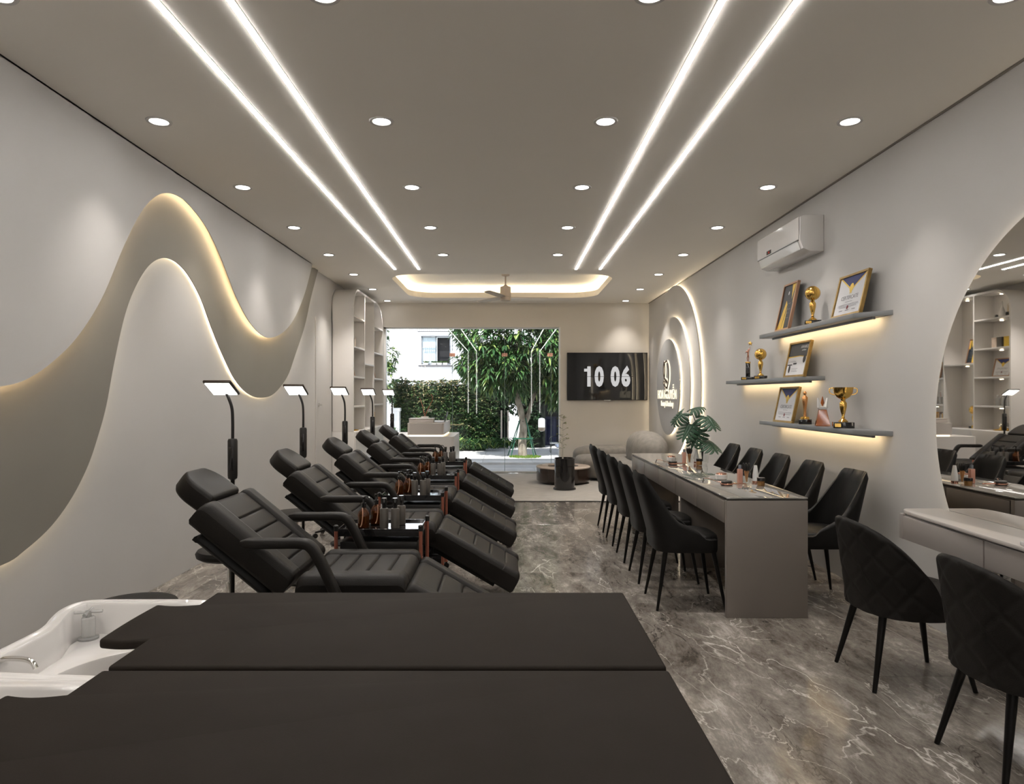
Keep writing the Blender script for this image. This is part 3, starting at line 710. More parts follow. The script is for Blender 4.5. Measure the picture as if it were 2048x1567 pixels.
# ---- trolleys and the bottles on them
tr = thing('trolley', '', 'trolley', (-.72, 3.96, 0), 0, 'black trolleys with copper posts between the recliners')
for x in (-.236, .236):
    for y in (-.155, .155):
        p = MB().cyl(.0105, .05, .625, 12, T(x, y, 0)).build('post', COPPER, tr, label='copper post')
        MB().lathe([(.013, .612), (.0135, .64), (.009, .645)], 12, T(x, y, 0)).build('cap', BLKP, p)
        c_ = MB(); c_.cyl(.022, -.010, .010, 14, T(x, y, .023) @ RX(90)); c_.box(x-.008, x+.008, y-.012, y+.012, .03, .052); c_.build('caster', BLKP, tr)
for z, nm in ((.60, 'top_tray'), (.34, 'middle_tray'), (.09, 'bottom_tray')):
    m_ = MB(); m_.box(-.228, .228, -.148, .148, z, z+.01); m_.box(-.228, .228, -.152, -.146, z-.02, z+.022); m_.box(-.228, .228, .146, .152, z-.02, z+.022)
    m_.box(-.232, -.226, -.15, .15, z-.02, z+.022); m_.box(.226, .232, -.15, .15, z-.02, z+.022); m_.build(nm, BLKG, tr, bevel=.0015, seg=1)
for z in (.40, .48): MB().box(-.215, .215, -.1525, .14, z, z+.07).build('drawer', BLKP, tr, bevel=.003)
ab = thing('pump_bottle', '', 'bottle', (-.822, 3.90, .6105), 0, 'amber pump bottles on the trolleys')
MB().lathe([(.028, 0), (.033, .004), (.034, .07), (.031, .088), (.018, .108), (.012, .114), (.012, .122)], 24).build('glass_body', AMBER, ab)
MB().lathe([(.027, .004), (.031, .006), (.031, .07), (.02, .074)], 20).build('liquid', mat('dark_amber_soap', (.10, .02, .004), .1), ab)
MB().tube(smooth_pts([(0, -.0335, .12), (.002, -.0338, .08), (-.004, -.0338, .03), (-.012, -.0335, .012)]), .0028, 6).build('dip_tube', mat('peach_tube', (.62, .33, .2), .4), ab)
m_ = MB(); m_.lathe([(.014, .118), (.0145, .142), (.008, .145), (.005, .165), (.010, .167), (.010, .178)], 16); m_.tube(smooth_pts([(0, 0, .174), (.02, -.003, .180), (.036, -.006, .168), (.040, -.007, .158)]), .0038, 6)
m_.build('pump_head', BLKG, ab)
gb = thing('spray_bottle', '', 'bottle', (-.705, 3.90, .6105), 0, 'grey capped bottles on the trolleys')
MB().lathe([(.022, 0), (.0245, .003), (.0245, .108), (.022, .112), (.013, .1145)], 24).build('body', GREYB, gb)
MB().lathe([(.0125, .113), (.0125, .135), (.015, .137), (.0155, .168), (.014, .171)], 20).build('cap', BLKG, gb)
A_off = [((-.102, -.06), 'front left'), ((-.052, .05), 'rear')]
G_off = [((.015, -.06), 'left front'), ((.078, -.062), 'right front'), ((.098, .04), 'rear right')]
tn = ['nearest', 'second', 'third', 'farthest']
tlab = lambda k: f'black and copper trolley, {["nearest, between the first and second recliners", "second, between the second and third recliners", "third, between the third and fourth recliners", "farthest, beside the last recliner"][k]}'
tr['label'] = tlab(0)
for k in range(4):
    if k: dup(tr, (-.72, 3.96+PITCH*k, 0), tlab(k))
    for i, ((x, y), nm) in enumerate(A_off):
        lab = f'amber glass pump bottle, {nm} one on the {tn[k]} trolley'
        if k == 0 and i == 0: ab['label'] = lab
        else: dup(ab, (-.72+x, 3.96+y+PITCH*k, .6105), lab, 25*i)
    for i, ((x, y), nm) in enumerate(G_off):
        lab = f'grey bottle with black cap, {nm} one on the {tn[k]} trolley'
        if k == 0 and i == 0: gb['label'] = lab; gb.location = (-.72+x, 3.96+y, .6105)
        else: dup(gb, (-.72+x, 3.96+y+PITCH*k, .6105), lab)

# ---- round stools by the left wall
st = thing('round_stool', 'black round stool behind the white shampoo basin', 'stool', (-1.65, 3.0, 0), 0, 'round black stools along the left wall')
MB().lathe([(.02, .40), (.16, .40), (.185, .415), (.19, .435), (.18, .452), (.12, .46), (.001, .462)], 32).build('seat', LEATH2, st)
MB().lathe([(.024, .09), (.024, .25), (.014, .25), (.014, .41)], 16).build('gas_lift', CHROME, st)
for k in range(5):
    a = 72*k; m_ = MB(); m_.prism([(.02, .075), (.02, .10), (.22, .065), (.22, .05)], -.014, .014, 'y', RZ(a)); m_.build('base_arm', BLKP, st, bevel=.003)
    MB().cyl(.024, -.012, .012, 12, RZ(a) @ T(.22, 0, .025) @ RX(90)).build('caster', BLKP, st)
for y, lab in ((4.08, 'black round stool behind the nearest recliner'), (5.36, 'black round stool behind the second recliner'), (6.65, 'black round stool behind the third recliner')):
    dup(st, (-1.66, y, 0), lab)

# ================================================================== MANICURE TABLE
mt = thing('manicure_table', 'long grey-taupe manicure table with a reflective glass top', 'table', (1.595, 5.79, 0))
tx0, tx1, ty0, ty1 = -.25, .25, -1.60, 1.60
for y, nm in ((ty0, 'end_panel'), (ty1-.035, 'end_panel'), (-.38, 'middle_panel')):
    MB().box(tx0 if nm == 'end_panel' else tx0+.03, tx1 if nm == 'end_panel' else tx1-.03, y, y+.035, .001, .722 if nm == 'end_panel' else .57).build(nm, GREYT, mt, bevel=.003)
MB().box(tx0+.012, tx1-.012, ty0+.036, ty1-.036, .575, .722).build('apron', GREYT, mt, bevel=.002)
MB().box(tx0+.006, tx1-.006, ty0+.006, ty1-.006, .7225, .7295).build('shadow_gap', DARKEDGE, mt, smooth=False)
MB().box(tx0, tx1, ty0, ty1, .730, .740).build('glass_top', GLASSTOP, mt, bevel=.0015)
for s_, x in ((-1, tx0), (1, tx1)):
    for k in range(5):
        ya = ty0+.045+k*.622; d = MB().box(min(x, x-s_*.012), max(x, x-s_*.012), ya, ya+.612, .575, .712).build('drawer_front', GREYT, mt, bevel=.002)
def group_table(gx, gy, gname):
    z = .7405
    c = thing('compact_brush', f'copper and black flat brush lying on the manicure table, {gname}', 'brush', (gx-.13, gy-.05, z), 0, 'flat brushes on the manicure table')
    MB().lathe([(.001, .018), (.03, .018), (.032, .028), (.026, .034), (.001, .035)], 20, S(1.25, 1, 1)).build('pad', BLKP, c)
    MB().lathe([(.034, .006), (.037, .010), (.037, .016), (.034, .018)], 24, S(1.2, 1, 1)).build('shell', ROSE, c)
    MB().cyl(.032, 0, .006, 20, S(1.2, 1, 1)).build('foot', BLKP, c)
    MB().tube([(.04, 0, .012), (.13, .0, .012)], .0045, 8).build('handle', ROSE, c)
    p = thing('tall_flask', f'slim pink glass flask on the manicure table, {gname}', 'bottle', (gx, gy+.06, z), 0, 'pink flasks on the manicure table')
    MB().box(-.017, .017, -.017, .017, 0, .105).build('body', mat('pink_lotion', (.55, .27, .2), .12, coat=.4), p, bevel=.006)
    MB().cyl(.011, .105, .132, 12).build('cap', mat('smoky_cap', (.2, .22, .25), .2), p)
    g = thing('brush_glass', f'clear glass holding makeup brushes on the manicure table, {gname}', 'brush holder', (gx+.055, gy+.08, z), 0, 'brush glasses on the manicure table')
    MB().lathe([(.024, 0), (.026, .002), (.028, .075), (.026, .075), (.024, .004)], 20, caps=False).build('glass', GLASS, g)
    for i, (a, t) in enumerate(((0, 8), (80, 10), (160, 9), (240, 11), (310, 7))):
        q = MB(); M_ = RZ(a) @ RY(t); q.cyl(.004, .01, .09, 8, M_); b2 = q.build('brush_handle', mat('orange_handle', (.55, .27, .10), .3) if 'orange_handle' not in bpy.data.materials else bpy.data.materials['orange_handle'], g)
        MB().lathe([(.005, .09), (.009, .10), (.011, .125), (.004, .145)], 10, M_).build('bristles', BLKP, b2)
    t_ = thing('white_tube', f'tapered white lotion tube on the manicure table, {gname}', 'tube', (gx+.115, gy+.07, z), 0, 'white tubes on the manicure table')
    MB().lathe([(.022, .018), (.021, .06), (.012, .12), (.010, .128)], 18).build('body', SATW, t_); MB().cyl(.023, 0, .018, 18).build('cap', ROSE, t_)
    j = thing('cream_jar', f'amber cream jar with black lid on the manicure table, {gname}', 'jar', (gx+.105, gy-.06, z), 0, 'cream jars on the manicure table')
    MB().lathe([(.024, 0), (.026, .003), (.026, .034), (.022, .038)], 24).build('jar', mat('gold_brown_jar', (.30, .16, .06), .15, .6), j)
    MB().lathe([(.027, .034), (.027, .054), (.025, .056)], 24).build('lid', BLKG, j)
    w_ = thing('white_bowl', f'small white bowl with gold lid on the manicure table, {gname}', 'bowl', (gx-.07, gy+.26, z), 0, 'white bowls on the manicure table')
    MB().lathe([(.03, 0), (.042, .01), (.045, .04), (.04, .042)], 24).build('bowl', CERAM, w_); MB().lathe([(.04, .042), (.036, .052), (.012, .058)], 24).build('lid', ROSE, w_)
    s_ = thing('tweezer_loop', f'thin curved metal tool lying on the manicure table, {gname}', 'nail tool', (gx-.18, gy+.02, z), 0, 'curved nail tools')
    MB().tube(smooth_pts([(.05, 0, .012), (0, .02, .02), (-.03, .08, .03), (-.06, .10, .028)]), .0022, 6).build('wire', ROSE, s_)
    MB().tube([(-.06, .10, .028), (-.075, .07, .004)], .004, 6).build('tip', BLKP, s_)
group_table(1.655, 4.80, 'near group')
group_table(1.625, 6.22, 'far group')

# monstera in a glass vase
mo = thing('monstera_vase', 'monstera leaves in a clear glass vase on the manicure table', 'potted plant', (1.80, 6.30, .7405))
MB().lathe([(.04, 0), (.052, .004), (.055, .06), (.045, .12), (.042, .14), (.040, .14), (.043, .12), (.052, .06), (.048, .008)], 28, caps=False).build('vase', GLASS, mo)
def add_monstera(parent, base, tip_dir, up, L, seed, m):
    d = Vector(tip_dir).normalized(); s_ = d.cross(Vector(up)).normalized(); n_ = s_.cross(d); mb = MB(); B = Vector(base)
    def P(x, y):
        return tuple(B+s_*x+d*y+n_*(.15*abs(x)-1.3*x*x/L-.30*y*y/L))
    for sg in (-1, 1):
        core = [(0, -.0), (.12*L, -.06*L), (.15*L, .15*L), (.14*L, .35*L), (.12*L, .55*L), (.09*L, .75*L), (.04*L, .92*L), (0, L)]
        vv = []
        for x, y in core: vv += [P(0, max(0, y)), P(sg*x, y)]
        mb.add(vv, [(2*i, 2*i+1, 2*i+3, 2*i+2) for i in range(len(core)-1)])
        for yb, ang, ln, wd in ((-.02, -38, .42, .13), (.10, -8, .50, .12), (.25, 12, .50, .12), (.41, 26, .46, .11), (.57, 38, .38, .10), (.73, 50, .28, .08)):
            row = []
            for k in range(6):
                t = k/5; a_ = R(ang-28*t*t*(1 if ang > 0 else .4)); w_ = 1.3*wd*L*(.62+.55*math.sin(math.pi*min(1, t*.8+.12)))*(1 if k < 5 else .12)*.5
                cx = .10*L+ln*L*t*math.cos(a_); cyy = yb*L+ln*L*t*math.sin(a_); px, py = -math.sin(a_), math.cos(a_)
                row.append((P(sg*(cx-px*w_), cyy-py*w_), P(sg*cx, cyy+.0), P(sg*(cx+px*w_), cyy+py*w_)))
            vv = [q for r_ in row for q in r_]
            mb.add(vv, [(3*i+j, 3*i+j+1, 3*i+j+4, 3*i+j+3) for i in range(5) for j in range(2)])
    o = mb.build('leaf', m, parent, fix=False); md = o.modifiers.new('t', 'SOLIDIFY'); md.thickness = .0012
for base, tip, up, L, z0 in (((.03, -.02, .43), (.25, -.9, -.42), (.1, -.5, .9), .20, 0), ((-.11, .0, .36), (-.55, -.55, -.62), (-.2, -.6, .8), .20, 0), ((.03, -.03, .21), (.3, -.9, -.30), (.1, -.45, .9), .20, 0),
                             ((-.19, .0, .46), (-.75, .1, -.6), (-.3, -.6, .8), .15, 0), ((-.10, .02, .49), (.62, .1, .30), (0, -.3, 1), .14, 0), ((-.05, -.02, .30), (-.5, -.4, -.8), (-.4, -.7, .5), .18, 0)):
    bp_ = Vector(base)
    MB().tube(smooth_pts([(0, 0, .02), (bp_.x*.2, bp_.y*.2, bp_.z*.5), tuple(bp_)]), .0035, 6).build('stem', STEM, mo)
    add_monstera(mo, base, tip, up, L, 1, MONST)

# ================================================================== DINING-STYLE SHELL CHAIRS
def shell(mb, ax, ay, e, zb, rimf, lean, nar, amax, th=.03, nz=10, ns=48, quilt=0, zref=.46, M=None, bellow=0):
    def P(s_, t, off):
        a = R(amax*s_); c, q = math.cos(a), math.sin(a)
        x = -(ax-off)*math.copysign(abs(c)**e, c); y = (ay-off)*math.copysign(abs(q)**e, q)
        z = zb+(rimf(s_)-zb)*t; k = max(0, z-zref)
        y *= 1-nar*k; x -= lean*k; s2 = 1-sm(0, .08, zref-.06-z)*.12
        return (x*s2, y*s2, z)
    outer = []; inner = []
    for i in range(ns+1):
        s_ = -1+2*i/ns; ro = []; ri = []
        for j in range(nz+1):
            t = j/nz; off = 0
            if quilt:
                arc = s_*R(amax)*(ax+ay)/2; z = zb+(rimf(s_)-zb)*t
                u = (arc+z)/quilt; v = (arc-z)/quilt
                off = .0045*min(1, 6*min(abs(u-round(u)), abs(v-round(v)))) - .0045; off = -off
                off *= sm(0, .12, 1-abs(s_))
            rd = .5*th*(1-math.sqrt(max(0, 1-max(0, (t-.93)/.07)**2)))
            ro.append(P(s_, t, off*1.0+rd)); ri.append(P(s_, t, th-rd))
        outer.append(ro); inner.append(ri)
    rows = [o+i_[::-1] for o, i_ in zip(outer, inner)]
    mb.grid(rows, M)
    n2 = len(rows[0])
    for r_ in (rows[0], rows[-1]):
        k = nz+1; mb.add(r_, [(j, j+1, n2-2-j, n2-1-j) for j in range(k-1)], M)
    return mb
def pad(mb, ax, ay, e, z0, z1, M=None, cx=0, n=40):
    prof = [(.0, z0), (.9, z0), (.97, z0+.008), (1, z0+.025), (1, z1-.03), (.97, z1-.012), (.90, z1-.003), (.5, z1+.004), (.001, z1+.006)]
    rows = []
    for f, z in prof:
        rows.append([(cx+f*ax*math.copysign(abs(math.cos(2*math.pi*i/n))**e, math.cos(2*math.pi*i/n)), f*ay*math.copysign(abs(math.sin(2*math.pi*i/n))**e, math.sin(2*math.pi*i/n)), z) for i in range(n+1)])
    return mb.grid(rows, M)
dc = thing('manicure_chair', '', 'chair', (1.165, 4.52, 0), 0, 'black leather chairs along both sides of the manicure table')
def rim1(s_):
    a = abs(s_); return .435+.425*(1-sm(.26, .60, a))**1.0*1 + .06*(1-sm(.5, 1.0, a)) - .06
rim1b = lambda s_: .462+.40*(1-min(1, max(0, abs(s_)-.40)/.42)**1.1)-.02*sm(.33, .42, abs(s_))*(1-sm(.42, .6, abs(s_)))
shell(MB(), .225, .235, .50, .375, rim1b, .27, .42, 120, .032, 12, 64).build('back_shell', LEATH2, dc, ang=60)
pad(MB(), .205, .205, .7, .385, .475, cx=.0).build('seat', LEATH2, dc, ang=60)
MB().box(-.15, .15, -.13, .13, .36, .384).build('seat_frame', BLKM, dc, bevel=.01)
for x, y in ((-.15, -.14), (-.15, .14), (.155, -.14), (.155, .14)):
    sx, sy = math.copysign(1, x), math.copysign(1, y)
    m_ = MB(); m_.tube([(x, y, .375), (x+sx*.065, y+sy*.05, .001)], [.017, .0085], 12); m_.build('leg', BLKM, dc)
LN = ['nearest of the five on the left side of the manicure table', 'second of the five on the left side of the manicure table', 'middle of the five on the left side of the manicure table', 'fourth of the five on the left side of the manicure table', 'farthest of the five on the left side of the manicure table']
dc['label'] = f'black leather shell chair, {LN[0]}'
for k in range(5):
    if k: dup(dc, (1.165, 4.52+.615*k, 0), f'black leather shell chair, {LN[k]}')
    dup(dc, (2.065, 4.625+.615*k, 0), 'black leather shell chair, '+LN[k].replace('left', 'wall'), 180)

# ================================================================== VANITY DESK AND QUILTED CHAIRS
vd = thing('vanity_desk', 'wall-mounted light taupe vanity desk with drawers below the round mirror', 'desk', (2.36, 2.9, 0))
VO = T(-2.36, -2.9, 0)
top = [(2.477, 3.905)]+smooth_pts([(2.27, 3.90), (2.232, 3.82), (2.215, 3.5), (2.20, 3.1), (2.19, 2.6), (2.17, 2.1), (2.19, 1.6), (2.26, 1.25)], 4)+[(2.477, 1.2)]
MB().prism(top, .702, .722, 'z', VO).build('desk_top', GREYVT, vd, bevel=.004)
MB().box(2.235, 2.477, 1.35, 3.865, .565, .692, VO).build('drawer_body', GREYV, vd, bevel=.003)
for ya, yb in ((1.36, 1.86), (1.87, 2.52), (2.53, 3.18), (3.19, 3.835)):
    MB().box(2.221, 2.2348, ya, yb, .562, .690, VO).build('drawer_front', GREYV, vd, bevel=.002)
MB().box(2.224, 2.245, 3.84, 3.875, .56, .701, VO).build('end_board', GREYV, vd, bevel=.001)
sd_ = thing('soap_dish', 'small white dish with a golden sponge on the vanity desk', 'dish', (2.235, 2.90, .7225))
MB().box(-.03, .03, -.04, .04, 0, .02).build('dish', CERAM, sd_, bevel=.006); MB().box(-.015, .015, -.02, .02, .02, .04).build('sponge', mat('golden_sponge', (.45, .25, .05), .6), sd_, bevel=.008)

qc = thing('quilted_chair', 'black quilted shell chair in front of the vanity desk, farther one', 'chair', (1.915, 3.32, 0), 0, 'black quilted chairs at the vanity desk')
rim2 = lambda s_: .375+.40*math.sqrt(max(0, 1-abs(s_)**2.1))
shell(MB(), .235, .255, .85, .345, rim2, .14, -.05, 100, .034, 60, 150, quilt=.155, zref=.40).build('back_shell', QUILT, qc, ang=70)
pad(MB(), .225, .225, .75, .37, .455, cx=.035).build('seat', QUILT, qc, ang=60)
for x, y in ((-.15, -.12), (-.15, .12), (.16, -.12), (.16, .12)):
    sx, sy = math.copysign(1, x), math.copysign(1, y)
    MB().tube([(x, y, .37), (x+sx*.078, y+sy*.062, .001)], [.019, .010], 12).build('leg', BLKM, qc)
dup(qc, (1.915, 2.50, 0), 'black quilted shell chair in front of the vanity desk, nearer one')

# ================================================================== AWARD SHELVES
def shelf(name, ya, yb, z, lab, dep=.165):
    t = thing('wall_shelf', lab, 'shelf', (2.51, (ya+yb)/2, z), 0, 'blue-grey award shelves on the right wall')
    O = T(-2.51, -(ya+yb)/2, -z)
    pts = [(2.509, yb), (2.51-dep-.01, yb)]+smooth_pts([(2.51-dep-.01, yb), (2.51-dep, (ya+yb)/2), (2.51-dep, ya+.30), (2.51-dep+.02, ya+.17), (2.47, ya+.05), (2.509, ya)], 5)[1:]
    MB().prism(pts, z-.034, z, 'z', O).build('board', SHELFM, t, bevel=.002)
    MB().box(2.444, 2.450, ya+.13, yb-.07, z-.040, z-.0345, O).build('light_strip', SHLED, t, smooth=False)
    MB().box(2.434, 2.438, ya+.115, yb-.055, z-.050, z-.0341, O).box(2.438, 2.455, ya+.115, ya+.120, z-.050, z-.0341, O).build('light_baffle', SHELFM, t, smooth=False)
shelf('a', 4.44, 6.33, 1.925, 'blue-grey wall shelf with rounded near end, topmost of three')
shelf('b', 5.39, 7.30, 1.520, 'blue-grey wall shelf, middle of three, set farther back')
shelf('c', 4.44, 6.33, 1.134, 'blue-grey wall shelf with rounded near end, lowest of three')

def picture(loc, rz, Wd, Ht, lab, style, fm, tilt=14, grp='framed certificates'):
    """local: x = across (left to right seen from the front), faces -y, bottom edge on the shelf"""
    t = thing('framed_certificate', lab, 'picture frame', loc, rz, grp)
    M = RX(-tilt); b = .018; d = .026
    m_ = MB(); m_.box(-Wd/2, Wd/2, 0, d, 0, b, M); m_.box(-Wd/2, Wd/2, 0, d, Ht-b, Ht, M); m_.box(-Wd/2, -Wd/2+b, 0, d, b, Ht-b, M); m_.box(Wd/2-b, Wd/2, 0, d, b, Ht-b, M)
    m_.build('frame', fm, t, bevel=.002, seg=1)
    w2, h2 = Wd/2-b, Ht-b
    pp = MB().box(-w2, w2, .010, .014, b, h2, M).build('paper', DNAVY if style == 'dark' else PAPER, t, smooth=False)
    def poly(pts, m, nm, k=0): 
        y = .0095-.0006*k
        MB().prism([(x, z) for x, z in pts], y, y+.0004, 'y', M).build(nm, m, pp, smooth=False)
    cz = (b+h2)/2
    if style == 'blue':
        poly([(-w2, h2), (w2, h2), (0, h2-.34*Ht)], YELL, 'gold_border'); poly([(-w2*.88, h2), (w2*.88, h2), (0, h2-.30*Ht)], NAVY, 'blue_triangle', 1)
        poly([(.028*math.cos(i*.63), h2-.27*Ht+.032*math.sin(i*.63)) for i in range(10)], YELL, 'medal', 2)
        poly([(-.016, h2-.30*Ht), (.016, h2-.30*Ht), (.012, h2-.42*Ht), (0, h2-.38*Ht), (-.012, h2-.42*Ht)], YELL, 'medal_ribbon', 2)
        text_obj('CERTIFICATE', Wd*.10, .0002, INK, 'heading', pp, M @ T(0, .0088, h2-.54*Ht) @ RX(90))
        m_ = MB()
        for i, (z, l) in enumerate(((.60, .12), (.66, .34), (.69, .36), (.72, .3))): m_.box(-l*Wd, l*Wd, .0086, .009, h2-z*Ht, h2-z*Ht+.0025, M)
        for x in (-.22, 0, .22): m_.box((x-.06)*Wd, (x+.06)*Wd, .0086, .009, h2-.80*Ht, h2-.80*Ht+.005, M)
        m_.build('print_lines', INK, pp, smooth=False)
        poly([(.013*math.cos(i*.79), b+.05+.015*math.sin(i*.79)) for i in range(8)], REDP, 'red_seal', 2)
    elif style == 'dark':
        poly([(-w2, b), (-w2*.35, b), (w2*.0, cz+.02), (-w2*.25, cz+.06)], YELL, 'gold_stripe'); poly([(w2*.25, h2), (w2*.75, h2), (w2*.55, cz+.06)], YELL, 'gold_stripe')
        poly([(w2*.8, h2), (w2, h2), (w2, cz+.05), (w2*.78, cz+.03)], YELL, 'gold_stripe', 1); poly([(-w2*.30, b), (w2*.1, b), (w2*.12, cz+.0)], YELL, 'gold_stripe', 1)
        m_ = MB()
        for i, (z, l) in enumerate(((.40, .18), (.52, .22), (.60, .15), (.70, .2))): m_.box(.02, .02+l*Wd, .0086, .009, h2-z*Ht, h2-z*Ht+.003, M)
        m_.build('print_lines', INK, pp, smooth=False)
        poly([(.012*math.cos(i*.79)-.01, h2-.17*Ht+.018*math.sin(i*.79)) for i in range(8)], PAPER, 'badge', 2)
    else:
        poly([(-w2, h2), (w2, h2), (w2, h2-.40*Ht), (w2*.2, h2-.36*Ht), (-w2, h2-.38*Ht)], YELL, 'gold_edge'); poly([(-w2, h2), (w2, h2), (w2, h2-.38*Ht), (w2*.2, h2-.34*Ht), (-w2, h2-.345*Ht)], DNAVY, 'dark_header', 1)
        text_obj('AWARDS', Wd*.09, .0002, PAPER, 'heading', pp, M @ T(w2*.55, .0084, h2-.14*Ht) @ RX(90))
        text_obj('certificate', Wd*.05, .0002, PAPER, 'heading', pp, M @ T(w2*.5, .0084, h2-.21*Ht) @ RX(90))
        poly([(w2*.72+.026*math.cos(i*.52), h2-.44*Ht+.035*math.sin(i*.52)) for i in range(12)], INKD, 'black_seal', 2)
        poly([(-w2*.68+.020*math.cos(i*.52), b+.055+.034*math.sin(i*.52)) for i in range(12)], INKD, 'oval_stamp', 2)
        m_ = MB()
        for z, xa, xb, hh in ((.50, -.9, -.1, .002), (.60, -.95, -.45, .009), (.575, -.35, .0, .012), (.70, -.45, .2, .002), (.74, -.45, .1, .002), (.78, -.45, .2, .002)): m_.box(xa*w2, xb*w2, .0086, .009, h2-z*Ht, h2-z*Ht+hh, M)
        m_.build('print_lines', INKD, pp, smooth=False)
    return t
picture((2.362, 5.90, 1.9255), -90, .29, .425, 'copper-framed dark certificate with gold stripes leaning on the top shelf', 'dark', COPF, 12)
picture((2.375, 4.82, 1.9255), -90, .41, .315, 'gold-framed white certificate with blue triangle leaning on the top shelf', 'blue', GOLDF, 13)
picture((2.385, 5.71, 1.5205), -90, .41, .305, 'gold-framed certificate with dark header leaning on the middle shelf', 'half', GOLDF, 12)
picture((2.365, 5.89, 1.1345), -90, .40, .315, 'gold-framed white certificate with blue triangle leaning on the lowest shelf', 'blue', GOLDF, 12)

def plinth(t, w_, d, h, m=BLKG):
    MB().box(-w_/2, w_/2, -d/2, d/2, 0, h).build('base', m, t, bevel=.002)
    MB().box(-w_/2+.008, -w_/2+.048, -d/2-.0015, -d/2+.001, h*.2, h*.8).build('plaque', GOLD, t, smooth=False)
def vase_stem(t, z0, k=1.0):
    MB().lathe([(.032*k, z0), (.033*k, z0+.006), (.020*k, z0+.018), (.009*k, z0+.028), (.012*k, z0+.034), (.009*k, z0+.042), (.016*k, z0+.07), (.024*k, z0+.10*k+.01), (.024*k, z0+.125*k+.01), (.014*k, z0+.14*k+.012), (.017*k, z0+.152*k+.012)], 28).build('stem', GOLD, t)
def globe(loc, lab, k=1.0):
    t = thing('globe_trophy', lab, 'trophy', loc, -20, 'gold ball trophies')
    plinth(t, .12, .09, .032); vase_stem(t, .032, k)
    m_ = MB(); n = 14; r = .056*k; zc = .032+.152*k+.012+r*.93
    m_.lathe([(max(.0005, r*math.sin(math.pi*i/n)), zc-r*math.cos(math.pi*i/n)) for i in range(n+1)], 28); bl = m_.build('ball', GOLD, t)
    for a in (0, 60, 120): MB().tube([(math.cos(R(q))*(r+.0003), 0, math.sin(R(q))*(r+.0003)) for q in range(0, 360, 15)], .0012, 5, True, T(0, 0, zc) @ RZ(a)).build('seam', mat('dark_gold', (.3, .16, .03), .3, 1) if 'dark_gold' not in bpy.data.materials else bpy.data.materials['dark_gold'], bl)
    return t
globe((2.41, 5.39, 1.9255), 'gold ball trophy on the top shelf between the two frames')
globe((2.41, 6.50, 1.5205), 'gold ball trophy on the middle shelf beside the figure trophy', .95)
# figure trophy with a star
ft = thing('figure_trophy', 'tall black column trophy with a small gold figure raising a star, on the middle shelf', 'trophy', (2.41, 6.84, 1.5205), -20)
plinth(ft, .13, .09, .03); MB().box(-.021, .021, -.021, .021, .03, .165).build('column', BLKG, ft, bevel=.002); MB().box(-.024, .024, -.024, .024, .165, .182).build('collar', GOLD, ft, bevel=.002)
def figure(t, z0, h, m, arm=True):
    s_ = h
    me = bpy.data.meshes.new('figure')
    J = {'pelvis': (0, 0, .50), 'chest': (.01, 0, .68), 'neck': (.01, 0, .78), 'head': (.015, 0, .86), 'kneeL': (-.05, 0, .27), 'footL': (-.03, 0, .02), 'kneeR': (.05, 0, .28), 'footR': (.03, 0, .02)}
    if arm: J.update({'elL': (-.13, 0, .66), 'haL': (-.16, 0, .55), 'elR': (.10, 0, .86), 'haR': (.13, 0, 1.02)})
    else: J.update({'elL': (-.08, -.02, .62), 'haL': (-.01, -.06, .58), 'elR': (.09, -.02, .62), 'haR': (.02, -.06, .55)})
    names = list(J); E = [('pelvis', 'chest'), ('chest', 'neck'), ('neck', 'head'), ('pelvis', 'kneeL'), ('kneeL', 'footL'), ('pelvis', 'kneeR'), ('kneeR', 'footR'), ('chest', 'elL'), ('elL', 'haL'), ('chest', 'elR'), ('elR', 'haR')]
    me.from_pydata([(J[n_][0]*s_, J[n_][1]*s_, z0+J[n_][2]*s_) for n_ in names], [(names.index(a), names.index(b)) for a, b in E], [])
    o = bpy.data.objects.new('figure', me); C.objects.link(o); o.parent = t; me.materials.append(m)
    md = o.modifiers.new('skin', 'SKIN'); md.use_smooth_shade = True
    rad = {'pelvis': .055, 'chest': .07, 'neck': .03, 'head': .055, 'kneeL': .035, 'footL': .025, 'kneeR': .035, 'footR': .025, 'elL': .022, 'haL': .016, 'elR': .022, 'haR': .016}
    for i, n_ in enumerate(names):
        me.skin_vertices[0].data[i].radius = (rad[n_]*s_, rad[n_]*s_)
    me.skin_vertices[0].data[0].use_root = True
    sb = o.modifiers.new('sub', 'SUBSURF'); sb.levels = 1; sb.render_levels = 1
    return o
figure(ft, .182, .15, ROSE)
star = [((.026 if i % 2 == 0 else .011)*math.sin(math.pi*i/5), (.026 if i % 2 == 0 else .011)*math.cos(math.pi*i/5)) for i in range(10)]
MB().prism(star, -.004, .004, 'y', T(.022, 0, .182+.15*1.10+.018)).build('star', GOLD, ft, bevel=.001)
